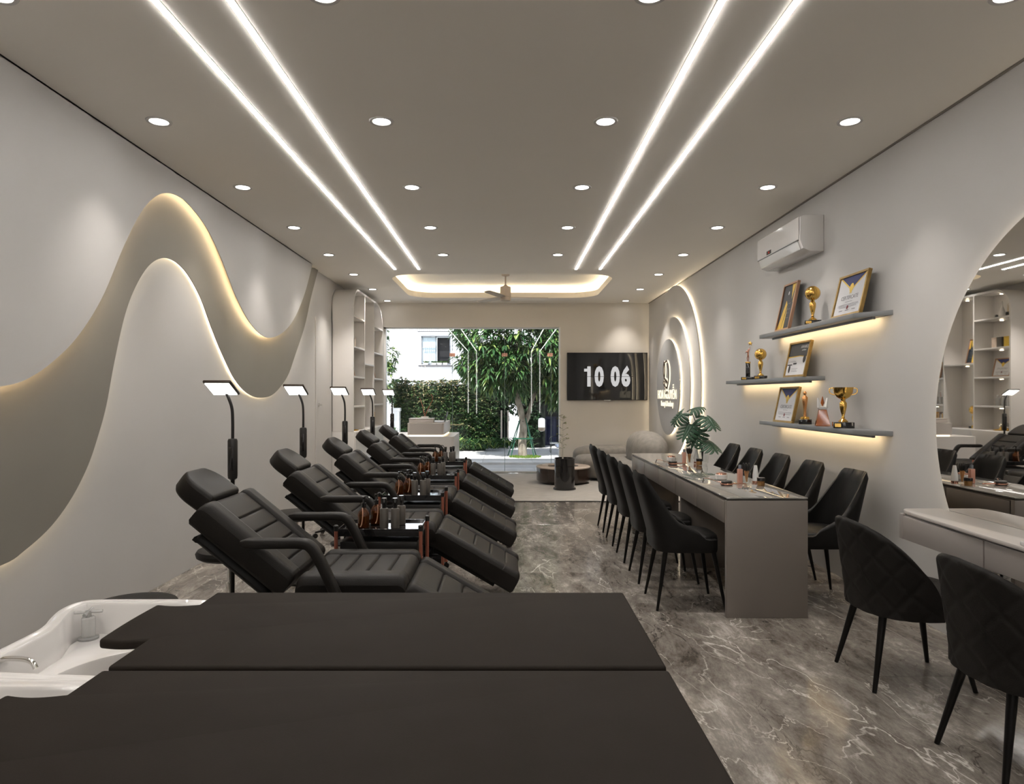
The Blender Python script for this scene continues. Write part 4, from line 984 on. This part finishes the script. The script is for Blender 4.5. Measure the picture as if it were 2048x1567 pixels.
# lowest shelf
sf = thing('statuette', 'slim gold standing statuette on a black block, on the lowest shelf', 'trophy', (2.41, 5.53, 1.1345), -20)
MB().box(-.048, .048, -.045, .045, 0, .04).build('base', BLKG, sf, bevel=.002); MB().lathe([(.034, .04), (.034, .055), (.028, .06)], 24).build('disc', GOLD, sf)
MB().lathe([(.011, .06), (.009, .11), (.014, .16), (.017, .185), (.019, .215), (.010, .228), (.006, .234), (.011, .245), (.011, .256), (.004, .266)], 20, S(1.15, .75, 1)).build('figure', mat('rose_bronze', (.75, .38, .16), .25, 1), sf)
cr = thing('crystal_trophy', 'amber crystal pyramid trophy with white crown spikes on the lowest shelf', 'trophy', (2.40, 5.20, 1.1345), -20)
def pyr(mb, w0, w1, z0, z1, M=None): mb.add([(-w0, -w0, z0), (w0, -w0, z0), (w0, w0, z0), (-w0, w0, z0), (-w1, -w1, z1), (w1, -w1, z1), (w1, w1, z1), (-w1, w1, z1)], [(3, 2, 1, 0), (4, 5, 6, 7), (0, 1, 5, 4), (1, 2, 6, 5), (2, 3, 7, 6), (3, 0, 4, 7)], M); return mb
pyr(MB(), .052, .027, 0, .125).build('pyramid', CRYST, cr, bevel=.003, smooth=False)
pyr(MB(), .027, .033, .125, .148).build('collar', SATW, cr, bevel=.003, smooth=False)
for a in range(4): pyr(MB(), .009, .002, 0, .075, RZ(45+90*a) @ T(.033, 0, .14) @ RY(10)).build('spike', SATW, cr, smooth=False)
m_ = MB(); m_.lathe([(.002, .15), (.013, .175), (.002, .225)], 4); m_.build('flame', CRYST, cr, smooth=False)
cu_ = thing('cup_trophy', 'large gold cup trophy on a black base, on the lowest shelf', 'trophy', (2.40, 4.88, 1.1345), -20)
plinth(cu_, .135, .11, .042); vase_stem(cu_, .042, 1.0)
MB().lathe([(.008, .202), (.02, .206), (.045, .222), (.062, .25), (.068, .29), (.066, .29), (.06, .252), (.043, .226), (.01, .212)], 32, caps=False).build('bowl', GOLD, cu_)
for s_ in (-1, 1): MB().tube(smooth_pts([(s_*.064, 0, .285), (s_*.088, 0, .28), (s_*.086, 0, .25), (s_*.055, 0, .235)]), .0035, 6).build('handle', GOLD, cu_)

# ------------------------------------------------------------------ things in the shelf cabinet (seen in the mirror)
def cabpos(y, z): return (-2.30, y, z+.0125)
picture((-2.28, 10.66, 1.8625), 90, .29, .40, 'copper-framed dark certificate with gold stripes in the shelf cabinet', 'dark', COPF, 12)
picture((-2.27, 10.02, 1.6425), 90, .36, .28, 'brown-framed white certificate with blue triangle in the nearest bay of the shelf cabinet', 'blue', COPF, 12)
picture((-2.27, 11.6, 1.6525), 90, .36, .28, 'brown-framed white certificate with blue triangle in the far bay of the shelf cabinet', 'blue', COPF, 12)
gt = globe((-2.30, 10.62, .8505), 'gold ball trophy at the bottom of the shelf cabinet', 1.2); gt.rotation_euler = (0, 0, R(90))
vz = thing('white_vase', 'slender white vase on the top shelf of the cabinet', 'vase', cabpos(10.02, 2.50)); MB().lathe([(.03, 0), (.045, .02), (.042, .08), (.012, .18), (.006, .24)], 24).build('body', CERAM, vz)
for i, (y, r, h, m, nm, lab) in enumerate(((9.90, .03, .07, BLKG, 'black_jar', 'black jar beside the white vase in the cabinet'), (10.13, .02, .05, BLKP, 'small_black_jar', 'tiny dark jar left of the white vase in the cabinet'))):
    t = thing(nm, lab, 'jar', cabpos(y, 2.50)); MB().lathe([(r*.9, 0), (r, .004), (r, h*.8), (r*.6, h)], 18).build('body', m, t)
    if i == 0:
        for a in (-15, 5, 20): MB().cyl(.002, h, h+.12, 6, RX(a) @ RY(a*.5)).build('reed', GOLD, t)
for k, (y, m, lab) in enumerate(((9.88, YELL, 'golden box'), (10.02, GREYB, 'grey box'), (10.13, STONET, 'beige box'))):
    t = thing('small_box', f'{lab} on the second shelf of the cabinet', 'box', cabpos(y, 2.06), 0, 'small boxes in the cabinet'); MB().box(-.04, .04, -.05, .05, 0, .13).build('body', m, t, bevel=.003); MB().box(-.041, .041, -.051, .051, .1305, .15).build('lid', m, t, bevel=.002)
for k, (y, h) in enumerate(((9.88, .16), (9.98, .17), (10.10, .14))):
    t = thing('glass_bottle', f'clear glass bottle in the nearest cabinet bay, {["right", "middle", "left"][k]} of three on the fourth shelf', 'bottle', cabpos(y, 1.20), 0, 'clear bottles in the cabinet')
    MB().lathe([(.03, 0), (.032, .004), (.032, h*.8), (.014, h*.86), (.014, h)], 20).build('body', ACRY, t); MB().cyl(.017, h, h+.02, 14).build('stopper', CHROME, t)
tr2 = thing('gold_tray', 'round gold tray at the bottom of the nearest cabinet bay', 'tray', (-2.32, 10.0, .8505)); MB().lathe([(.001, .004), (.13, .004), (.14, .014), (.142, .014), (.13, 0)], 32, caps=False).build('dish', GOLD, tr2)
MB().cyl(.128, .0005, .0035, 28).build('foot', GOLD, tr2)
for k, (y, h) in enumerate(((9.93, .11), (10.0, .13), (10.07, .10))):
    t = thing('silver_jar', f'silver diffuser jar on the gold tray, {["right", "middle", "left"][k]} of three', 'jar', (-2.32, y, .856), 0, 'silver jars in the cabinet')
    MB().lathe([(.022, 0), (.025, .004), (.025, h*.8), (.012, h*.9), (.012, h)], 18).build('body', CHROME, t)
    if k == 0:
        for a in (-14, -4, 8, 17): MB().cyl(.0018, h*.9, h+.12, 6, RX(a) @ RY(a*.4)).build('reed', STONET, t)
bc = [(.4, .24, .1), (.7, .42, .15), (.62, .6, .55), (.25, .2, .18), (.72, .45, .2)]
for k in range(7):
    t = thing('book', f'upright book in the far cabinet bay, {["first", "second", "third", "fourth", "fifth", "sixth", "seventh"][k]} from the divider', 'book', (-2.30, 11.24+.034*k, .8505), 0, 'books in the cabinet')
    h = .24-.02*(k % 3); c = bc[k % 5]
    MB().box(-.07, .07, 0, .028, 0, h).build('cover', mat(f'cover_{k}', c, .5), t, bevel=.002); MB().box(-.065, .0705, .003, .025, h-.004, h+.0003).build('pages', PAPER, t, smooth=False)
for k in range(3):
    t = thing('flower_glass', f'glass with dried stems in the far cabinet bay, {["first", "second", "third"][k]} from the divider', 'vase', (-2.30, 11.30+.12*k, 1.223), 0, 'small vases in the cabinet')
    MB().lathe([(.025, 0), (.028, .004), (.03, .12)], 16).build('glass', ACRY, t); MB().tube([(0, 0, .02), (.01, .01, .2)], .003, 5).build('stem', COPPER, t)

# ================================================================== MASSAGE BEDS AND SHAMPOO BASINS
def bed(yc, lab):
    t = thing('massage_bed', lab, 'massage bed', (-.33, yc, 0), 0, 'dark brown massage beds in the foreground')
    hx = .715 
    MB().box(-.70, .768, -.354, .354, .545, .5895).build('mattress_base', BEDM, t, bevel=.01, ang=60)
    # face-side head flap: concave ends
    ya, yb = -.145, .205
    pts = [(.770, -.356), (.770, .356), (-.775, .356), (-.775, yb)]
    pts += [(-.775-.150*i/8, yb-.014*math.sin(math.pi*i/8)) for i in range(1, 9)]
    pts += [(-.925-.006*math.sin(math.pi*j/8), yb+(ya-yb)*j/8) for j in range(1, 8)]
    pts += [(-.925+.150*i/8, ya-.014*math.sin(math.pi*i/8)) for i in range(0, 9)]+[(-.775, -.356)]
    MB().prism(pts, .590, .620, 'z').build('mattress', BEDM, t, bevel=.009, seg=3, ang=50)
    MB().box(-.66, .70, -.30, .30, .49, .544).build('frame', BLKM, t, bevel=.006)
    MB().box(-.62, .62, -.27, .27, .06, .489).build('cabinet_base', BEDM, t, bevel=.006)
    MB().box(-.58, .58, -.24, .24, .0, .059).build('plinth', BLKP, t, smooth=False)
    return t
bed(2.24, 'dark brown massage bed, farther one, next to the white basin')
bed(1.505, 'dark brown massage bed filling the bottom of the picture')
def basin(yc, lab):
    t = thing('shampoo_basin', lab, 'basin', (-1.33, yc, 0), 0, 'white shampoo basins at the bed heads')
    ol = smooth_pts([(.26, .355), (-.05, .355), (-.18, .352), (-.235, .34), (-.262, .30), (-.262, .22), (-.235, .13), (-.205, .05), (-.195, -.05), (-.20, -.355)], 4)+[(.26, -.355)]
    def ins(k, kb=None):
        # inward offset of outline by k
        n = len(ol); o = []
        for i in range(n):
            a = ol[i-1]; b = ol[i]; c = ol[(i+1) % n]
            tx, ty = c[0]-a[0], c[1]-a[1]; l = math.hypot(tx, ty) or 1
            o.append((b[0]-ty/l*k, b[1]+tx/l*k))
        return [(max(-.30, min(.26-k, x)), max(-.355+k, min(.355-k, y))) for x, y in o]
    levels = [(0, .40), (0, .598), (.004, .606), (.012, .606), (.016, .600), (.030, .600), (.034, .606), (.044, .606), (.050, .598), (.054, .50), (.058, .44)]
    m_ = MB(); rows = []
    for k, z in levels:
        p = ins(k); q_ = [(x, y, z-max(0, z-.583)*sm(.195, .222, x)) for x, y in p]; rows.append(q_+q_[:1])
    m_.grid(rows); m_.add(rows[-1][:-1], [tuple(range(len(ol)))]); m_.build('rim_bowl', CERAM, t, ang=50)
    # inner raised deck along the far-left corner, bowl floor curve
    dk = [(.16, .296), (-.17, .292), (-.205, .25), (-.195, .17), (-.15, .06), (-.14, -.10), (-.14, -.29)]+smooth_pts([(-.10, -.29), (-.09, -.15), (-.05, .0), (.03, .10), (.16, .17)], 4)
    MB().prism(dk, .441, .50, 'z').build('inner_deck', CERAM, t, bevel=.008)
    MB().box(-.18, .20, -.34, .34, .0, .399).build('pedestal', CERAM, t, bevel=.01)
    f = MB(); f.lathe([(.034, .50), (.034, .506), (.022, .510), (.022, .575), (.018, .580)], 24, T(-.165, .235, 0)); f.build('tap_body', ACRY, t)
    h = MB()
    for a in (0, 90): h.tube([(-.045, 0, 0), (.045, 0, 0)], .006, 8, M=T(-.165, .235, .596) @ RZ(a+15))
    h.cyl(.010, .575, .60, 12, T(-.165, .235, 0)); h.build('cross_handle', ACRY, t)
    MB().tube(smooth_pts([(-.17, -.21, .50), (-.165, -.21, .575), (-.14, -.21, .598), (-.09, -.21, .600), (-.055, -.215, .594), (-.04, -.218, .575)]), .0075, 10).build('spout', CHROME, t)
    MB().cyl(.014, .50, .507, 14, T(-.17, -.21, 0)).build('spout_base', CHROME, t)
    MB().cyl(.022, .4405, .444, 18, T(.05, -.08, 0)).build('drain', CHROME, t)
    return t
basin(2.20, 'white curved shampoo basin with a clear cross tap, beside the farther bed')
basin(1.475, 'white shampoo basin beside the nearer bed, only its edge in view')

# ================================================================== OUTSIDE
gnd = tag(MB().box(-14, 14, YF+.25, 40, -.12, -.02).build('street_ground', PAVE, smooth=False), 'pale street surface outside the shopfront', 'ground'); gnd['kind'] = 'structure'
for i, (ya, yb, z, m) in enumerate(((12.33, 12.9, .0, KERB), (13.6, 14.1, .03, KERB), (14.1, 16.1, .04, PAVE))):
    n_ = 9
    kb = struct(MB().box(-4.5, 4.5, ya, yb, -.06, z-.012).build('kerb_bed' if m is KERB else 'pavement_bed', m, smooth=False), f'bedding of {["the entrance sill", "the kerb line", "the far pavement"][i]}')
    for j in range(n_):
        MB().box(-4.5+j*1.0+.004, -4.5+(j+1)*1.0-.004, ya, yb, z-.012, z).build('paving_slab', m, kb, bevel=.004, seg=1, smooth=False)
# white house with a window
hs = thing('white_house', 'white rendered house across the street with a barred window', 'building', (-3, 22, 0))
HO = T(3, -22, 0)
m_ = MB()
wx0, wx1, wz0, wz1 = -2.78, -1.83, 2.36, 3.27
m_.box(-9, wx0, 22, 22.3, 0, 9, HO); m_.box(wx1, 7, 22, 22.3, 0, 9, HO); m_.box(wx0, wx1, 22, 22.3, 0, wz0, HO); m_.box(wx0, wx1, 22, 22.3, wz1, 9, HO); m_.build('wall', HOUSE, hs, smooth=False)
MB().box(-9, 7, 21.9, 22, 1.72, 1.86, HO).build('string_course', HOUSE, hs, smooth=False)
MB().box(-9, 7, 21.97, 22, 2.27, 2.30, HO).build('string_course', HOUSE, hs, smooth=False)
wd_ = MB(); 
for a in ((wx0, wx0+.035, wz0, wz1), (wx1-.035, wx1, wz0, wz1), (wx0, wx1, wz1-.035, wz1), (wx0, wx1, wz0, wz0+.035), (-2.32, -2.285, wz0, wz1)): wd_.box(a[0], a[1], 22.02, 22.08, a[2], a[3], HO)
wn_ = wd_.build('window', mat('grey_window_frame', (.25, .27, .3), .4), hs, smooth=False)
MB().box(wx0+.035, -2.32, 22.05, 22.06, wz0+.03, wz1-.03, HO).build('pane', mat('pale_blind', (.55, .66, .72), .3), wn_, smooth=False)
MB().box(-2.285, wx1-.035, 22.2, 22.21, wz0+.03, wz1-.03, HO).build('dark_pane', DARKV, wn_, smooth=False)
for k in range(7): MB().box(-2.72+k*.062, -2.714+k*.062, 22.035, 22.042, wz0+.03, wz1-.03, HO).build('bar', mat('pale_bar', (.6, .63, .66), .5) if 'pale_bar' not in bpy.data.materials else bpy.data.materials['pale_bar'], wn_, smooth=False)
MB().box(wx0-.08, wx1+.06, 21.88, 22.0, wz0-.07, wz0-.02, HO).build('window_sill', mat('dark_sill', (.12, .12, .13), .6), hs, smooth=False)
MB().box(wx0-.03, wx1+.03, 21.94, 22.0, wz1+.03, wz1+.07, HO).build('lintel', HOUSE, hs, smooth=False)
m_ = MB(); m_.box(-2.86, -1.75, 21.7, 21.72, 3.38, 3.41, HO); m_.box(-2.86, -1.75, 21.7, 21.72, 3.495, 3.525, HO)
for k in range(19): m_.box(-2.86+k*.061, -2.85+k*.061, 21.7, 21.72, 3.40, 3.51, HO)
m_.box(-2.86, -2.85, 21.72, 22, 3.40, 3.415, HO); m_.box(-1.76, -1.75, 21.72, 22, 3.40, 3.415, HO)
m_.build('rail', mat('rail_grey', (.12, .12, .13), .5), hs, smooth=False)
rs = random.Random(11)
for k, x in enumerate((-2.62, -2.36, -2.18, -2.0)):
    t = thing('window_planter', f'white window pot with green plant on the house sill, {["first", "second", "third", "fourth"][k]} from the left', 'planter', (x, 21.935, wz0-.02), 0, 'pots on the window sill of the house')
    MB().box(-.07, .07, -.05, .05, 0, .07).build('pot', WPLAS, t, bevel=.005)
    m_ = MB()
    for i in range(40): a = rs.random()*6.28; leaf_mesh(m_, (rs.uniform(-.06, .06), 0, .07), (math.cos(a), math.sin(a)*.5, rs.uniform(.3, 1.2)), .10, .04)
    m_.build('foliage', HEDGL[0], t, fix=False)

def foliage(name, lab, cat, n, samp, L, Wd, mats, per=7, droop=.5, seed=1, weights=(5, 4, 2), trunk=None, updir=None):
    rs = random.Random(seed); mb = MB()
    for i in range(n):
        p, nrm, top = samp(rs)
        for j in range(per):
            a = rs.random()*6.28; el = rs.uniform(-.5, .9)
            d = Vector((math.cos(a), math.sin(a), el))+Vector(nrm)*.8
            r_ = rs.random()
            mi = 2 if (r_ < .10+.25*top) else (0 if r_ < .62 else 1)
            leaf_mesh(mb, p, d, L*rs.uniform(.7, 1.2), Wd*rs.uniform(.8, 1.2), droop, mi)
    return mb.build
def foliage_mesh(n, samp, L, Wd, per=7, droop=.5, seed=1, yl=.12):
    rs = random.Random(seed); mb = MB()
    for i in range(n):
        p, nrm, top = samp(rs)
        for j in range(per):
            a = rs.random()*6.28; el = rs.uniform(-.5, .9)
            d = Vector((math.cos(a), math.sin(a), el))+Vector(nrm)*.8
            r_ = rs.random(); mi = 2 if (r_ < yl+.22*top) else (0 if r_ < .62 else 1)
            leaf_mesh(mb, p, d, L*rs.uniform(.7, 1.2), Wd*rs.uniform(.8, 1.2), droop, mi)
    return mb
def ell(cx, cy_, cz, ax, ay, az, rmin=.55):
    def f(rs):
        while True:
            v = Vector((rs.uniform(-1, 1), rs.uniform(-1, 1), rs.uniform(-1, 1)))
            if rmin < v.length < 1: break
        k = 1+.12*math.sin(v.x*7+v.z*5)
        return (cx+v.x*ax*k, cy_+v.y*ay*k, cz+v.z*az*k), v.normalized(), max(0, v.z)
    return f
# the mango tree with its stakes
tr_ = thing('mango_tree', 'large leafy tree with long drooping leaves on the pavement outside', 'tree', (.33, 14.75, .03))
MB().tube(smooth_pts([(0, 0, 0), (-.01, 0, .35), (.01, 0, .68), (-.04, .02, 1.0), (-.12, .05, 1.35), (-.15, .1, 2.2), (0, .1, 3.0)]), [.11, .10, .098, .095, .092, .09, .09, .088, .085, .085, .08, .08, .08, .075, .075, .075, .07, .07, .07, .07, .065, .065, .065, .065, .06, .06, .06, .06, .05, .05, .05, .05, .04, .04, .04, .04, .03][:37], 14).build('trunk', TREEB, tr_)
MB().tube(smooth_pts([(.0, 0, .70), (.10, .02, .86), (.2, .05, 1.2), (.5, .1, 2.0)]), [.06]*8+[.04]*11, 10).build('branch', TREEB, tr_)
MB().tube(smooth_pts([(-.1, .05, 1.3), (-.3, .1, 1.7), (-.8, .1, 2.4)]), .045, 10).build('branch', TREEB, tr_)
fm = MB()
def joinm(a, b): a.add(b.v, b.f); a.mi[-len(b.f):] = b.mi; return a
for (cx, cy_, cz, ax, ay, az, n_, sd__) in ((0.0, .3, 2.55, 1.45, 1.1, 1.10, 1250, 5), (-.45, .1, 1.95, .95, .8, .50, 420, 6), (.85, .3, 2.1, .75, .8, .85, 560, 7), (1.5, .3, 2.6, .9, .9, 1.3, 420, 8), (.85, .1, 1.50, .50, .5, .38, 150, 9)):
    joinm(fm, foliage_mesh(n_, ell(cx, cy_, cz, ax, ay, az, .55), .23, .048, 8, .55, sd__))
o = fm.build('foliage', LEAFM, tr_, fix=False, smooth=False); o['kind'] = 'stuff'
for k, (bx_, by_, tx_) in enumerate(((-.26, -.12, -.05), (.24, -.16, .06), (-.32, .3, -.05), (.30, .35, .06))):
    t = thing('tree_stake', f'green wooden stake propping the street tree, {["front left", "front right", "rear left", "rear right"][k]}', 'stake', (.33+bx_, 14.75+by_, .04), 0, 'stakes around the street tree')
    MB().tube([(0, 0, 0), (tx_-bx_, -by_*.75, .84)], .011, 8).build('pole', GREENP, t); MB().cyl(.014, 0, .02, 8).build('foot', DARKEDGE, t)
sr = thing('stake_crossbar', 'green horizontal bar tying the tree stakes together', 'crossbar', (.33, 14.62, .44)); MB().box(-.20, .22, -.012, .012, -.012, .012).build('bar', GREENP, sr, smooth=False); MB().tube([(-.1, .13, .36), (0, .06, .365), (.1, .13, .36)], .01, 6).build('tie', DARKEDGE, sr)
gp = MB(); rs = random.Random(4)
for i in range(500):
    a = rs.random()*6.28; r_ = math.sqrt(rs.random()); leaf_mesh(gp, (.38+.34*r_*math.cos(a), 14.6+.25*r_*math.sin(a), .04), (rs.uniform(-.3, .3), rs.uniform(-.3, .3), 1), .05, .02, .1)
tag(gp.build('grass_patch', GRASS, fix=False), 'small patch of grass at the foot of the street tree', 'grass', kind='stuff')

# hedge wall on the left
hd_ = thing('tall_hedge', 'tall clipped hedge with dry tips in front of the white house', 'hedge', (-1.75, 17.2, 0))
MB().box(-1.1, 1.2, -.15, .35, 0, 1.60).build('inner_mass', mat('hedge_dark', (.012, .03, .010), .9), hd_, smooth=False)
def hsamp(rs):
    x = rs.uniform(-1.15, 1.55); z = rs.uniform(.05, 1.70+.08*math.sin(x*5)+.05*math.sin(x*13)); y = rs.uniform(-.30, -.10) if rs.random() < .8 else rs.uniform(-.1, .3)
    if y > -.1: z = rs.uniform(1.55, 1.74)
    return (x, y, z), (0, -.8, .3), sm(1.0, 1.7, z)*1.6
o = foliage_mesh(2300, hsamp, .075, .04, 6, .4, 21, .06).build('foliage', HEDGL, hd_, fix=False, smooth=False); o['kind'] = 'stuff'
# dark shrubs beneath and behind the tree
sh = thing('dark_shrubbery', 'dark dense shrubbery in the shade behind the street tree', 'shrub', (-.1, 18.0, 0))
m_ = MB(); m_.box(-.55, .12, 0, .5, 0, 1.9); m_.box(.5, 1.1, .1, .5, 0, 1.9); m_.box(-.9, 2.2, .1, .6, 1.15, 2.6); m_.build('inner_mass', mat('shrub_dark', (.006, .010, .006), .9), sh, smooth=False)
joined = foliage_mesh(420, ell(-.05, 0, 1.3, .95, .4, .55, .3), .10, .045, 6, .4, 31, .02)
joinm(joined, foliage_mesh(240, ell(-.45, 0, .6, .35, .35, .5, .3), .10, .045, 6, .4, 32, .02)); joinm(joined, foliage_mesh(160, ell(.75, .1, .7, .22, .3, .6, .3), .10, .045, 6, .4, 33, .02))
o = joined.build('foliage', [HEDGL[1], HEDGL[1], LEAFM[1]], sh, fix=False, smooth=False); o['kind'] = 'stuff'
# strap-leaved border plants
rs = random.Random(9)
for k in range(9):
    t = thing('strap_leaf_plant', f'low strap-leaved border plant in front of the shrubbery, number {k+1} from the left'.replace('number 1 ', 'first ').replace('number 2 ', 'second ').replace('number 3 ', 'third ').replace('number 4 ', 'fourth ').replace('number 5 ', 'fifth ').replace('number 6 ', 'sixth ').replace('number 7 ', 'seventh ').replace('number 8 ', 'eighth ').replace('number 9 ', 'ninth '), 'plant', (-1.15+.2*k, 16.35+.1*(k % 2), .03), 0, 'strap-leaved plants along the border')
    m_ = MB()
    for i in range(34):
        a = rs.random()*6.28; q = rs.random()
        leaf_mesh(m_, (rs.uniform(-.08, .08), rs.uniform(-.08, .08), .02+.16*q), (math.cos(a)*.8, math.sin(a)*.8, 1.0), .46*rs.uniform(.6, 1.1), .045, .45, 2 if rs.random() < .3 else (0 if rs.random() < .45 else 1))
    m_.build('leaves', LEAFM, t, fix=False)
# left side tree branch and gate pillar
lt = thing('side_tree', 'yellow-green leafy tree at the left edge of the shopfront view', 'tree', (-3.35, 16.6, 0))
MB().tube([(0, 0, 0), (.05, 0, 1.5), (0, 0, 3.4)], [.07, .06, .04], 10).build('trunk', TREEB, lt)
q_ = foliage_mesh(210, ell(.05, -.2, 2.9, .42, .35, .75, .2), .15, .035, 7, .5, 41, .35); joinm(q_, foliage_mesh(220, ell(.2, -.2, 1.75, .45, .35, .6, .2), .15, .035, 7, .5, 42, .45)); joinm(q_, foliage_mesh(40, ell(.5, -.2, 2.25, .2, .2, .3, .2), .16, .035, 6, .5, 43, .4))
o = q_.build('foliage', LEAFM, lt, fix=False, smooth=False); o['kind'] = 'stuff'
gpil = thing('gate_pillar', 'white gate pillar with a moulded cap left of the hedge', 'pillar', (-2.72, 16.6, 0))
MB().box(-.10, .10, -.10, .10, 0, .98).build('shaft', HOUSE, gpil, smooth=False); MB().box(-.12, .12, -.12, .12, .98, 1.06).build('cap', HOUSE, gpil, bevel=.01)
q_ = foliage_mesh(60, ell(-2.75, 16.2, .35, .28, .15, .35, .1), .12, .03, 6, .4, 51, .1); tag(q_.build('pillar_creeper', [LEAFM[0], LEAFM[1], HEDGL[0]], fix=False), 'leafy creeper at the foot of the white gate pillar', 'plant', kind='stuff')
# blue door front, wall lamp and chair at the right
bd = thing('dark_shopfront', 'dark neighbouring shopfront with a deep blue door right of the street tree', 'building', (1.30, 18.9, 0))
MB().box(-.62, 2.4, 0, .3, 0, 1.45).build('wall', DARKV, bd, smooth=False); MB().box(-.50, .05, -.04, 0, 0, .78).build('door', BLUED, bd, smooth=False)
MB().box(-.45, -.23, -.05, -.041, .08, .70).build('door_panel', BLUED, bd, bevel=.005); MB().box(-.20, .02, -.05, -.041, .08, .70).build('door_panel', BLUED, bd, bevel=.005)
MB().box(.0, 1.5, -.9, 0, .0, .06).build('step', mat('blue_grey_step', (.2, .24, .33), .6), bd, smooth=False)
ol_ = thing('oval_wall_lamp', 'white oval lamp hanging before the dark blue door', 'lamp', (.85, 17.0, .47))
MB().lathe([(.02, 0), (.07, .01), (.085, .05), (.085, .28), (.07, .32), (.02, .335)], 24).build('shade', mat('opal_shade', (.8, .8, .8), .4, emit=(1, .98, .95), estr=.6), ol_); MB().lathe([(.071, .008), (.087, .05), (.087, .10)], 24, caps=False).build('lower_band', mat('tan_band', (.5, .4, .3), .5), ol_); MB().cyl(.003, .335, .85, 6).build('cord', BLKP, ol_)
oc = thing('outdoor_chair', 'black wire-legged outdoor chair with a white cushion by the dark shopfront', 'chair', (1.15, 15.9, .04))
MB().box(-.17, .17, -.15, .15, .20, .235).build('cushion', SATW, oc, bevel=.012)
for x in (-.16, .16):
    for y in (-.14, .14): MB().tube([(x*.8, y, .20), (x, y*1.1, 0)], .006, 6).build('leg', BLKP, oc)
MB().tube(smooth_pts([(-.17, -.12, .22), (-.18, -.1, .32), (-.1, .14, .36), (.1, .14, .36), (.18, -.1, .32), (.17, -.12, .22)]), .007, 6).build('back_rail', BLKP, oc)
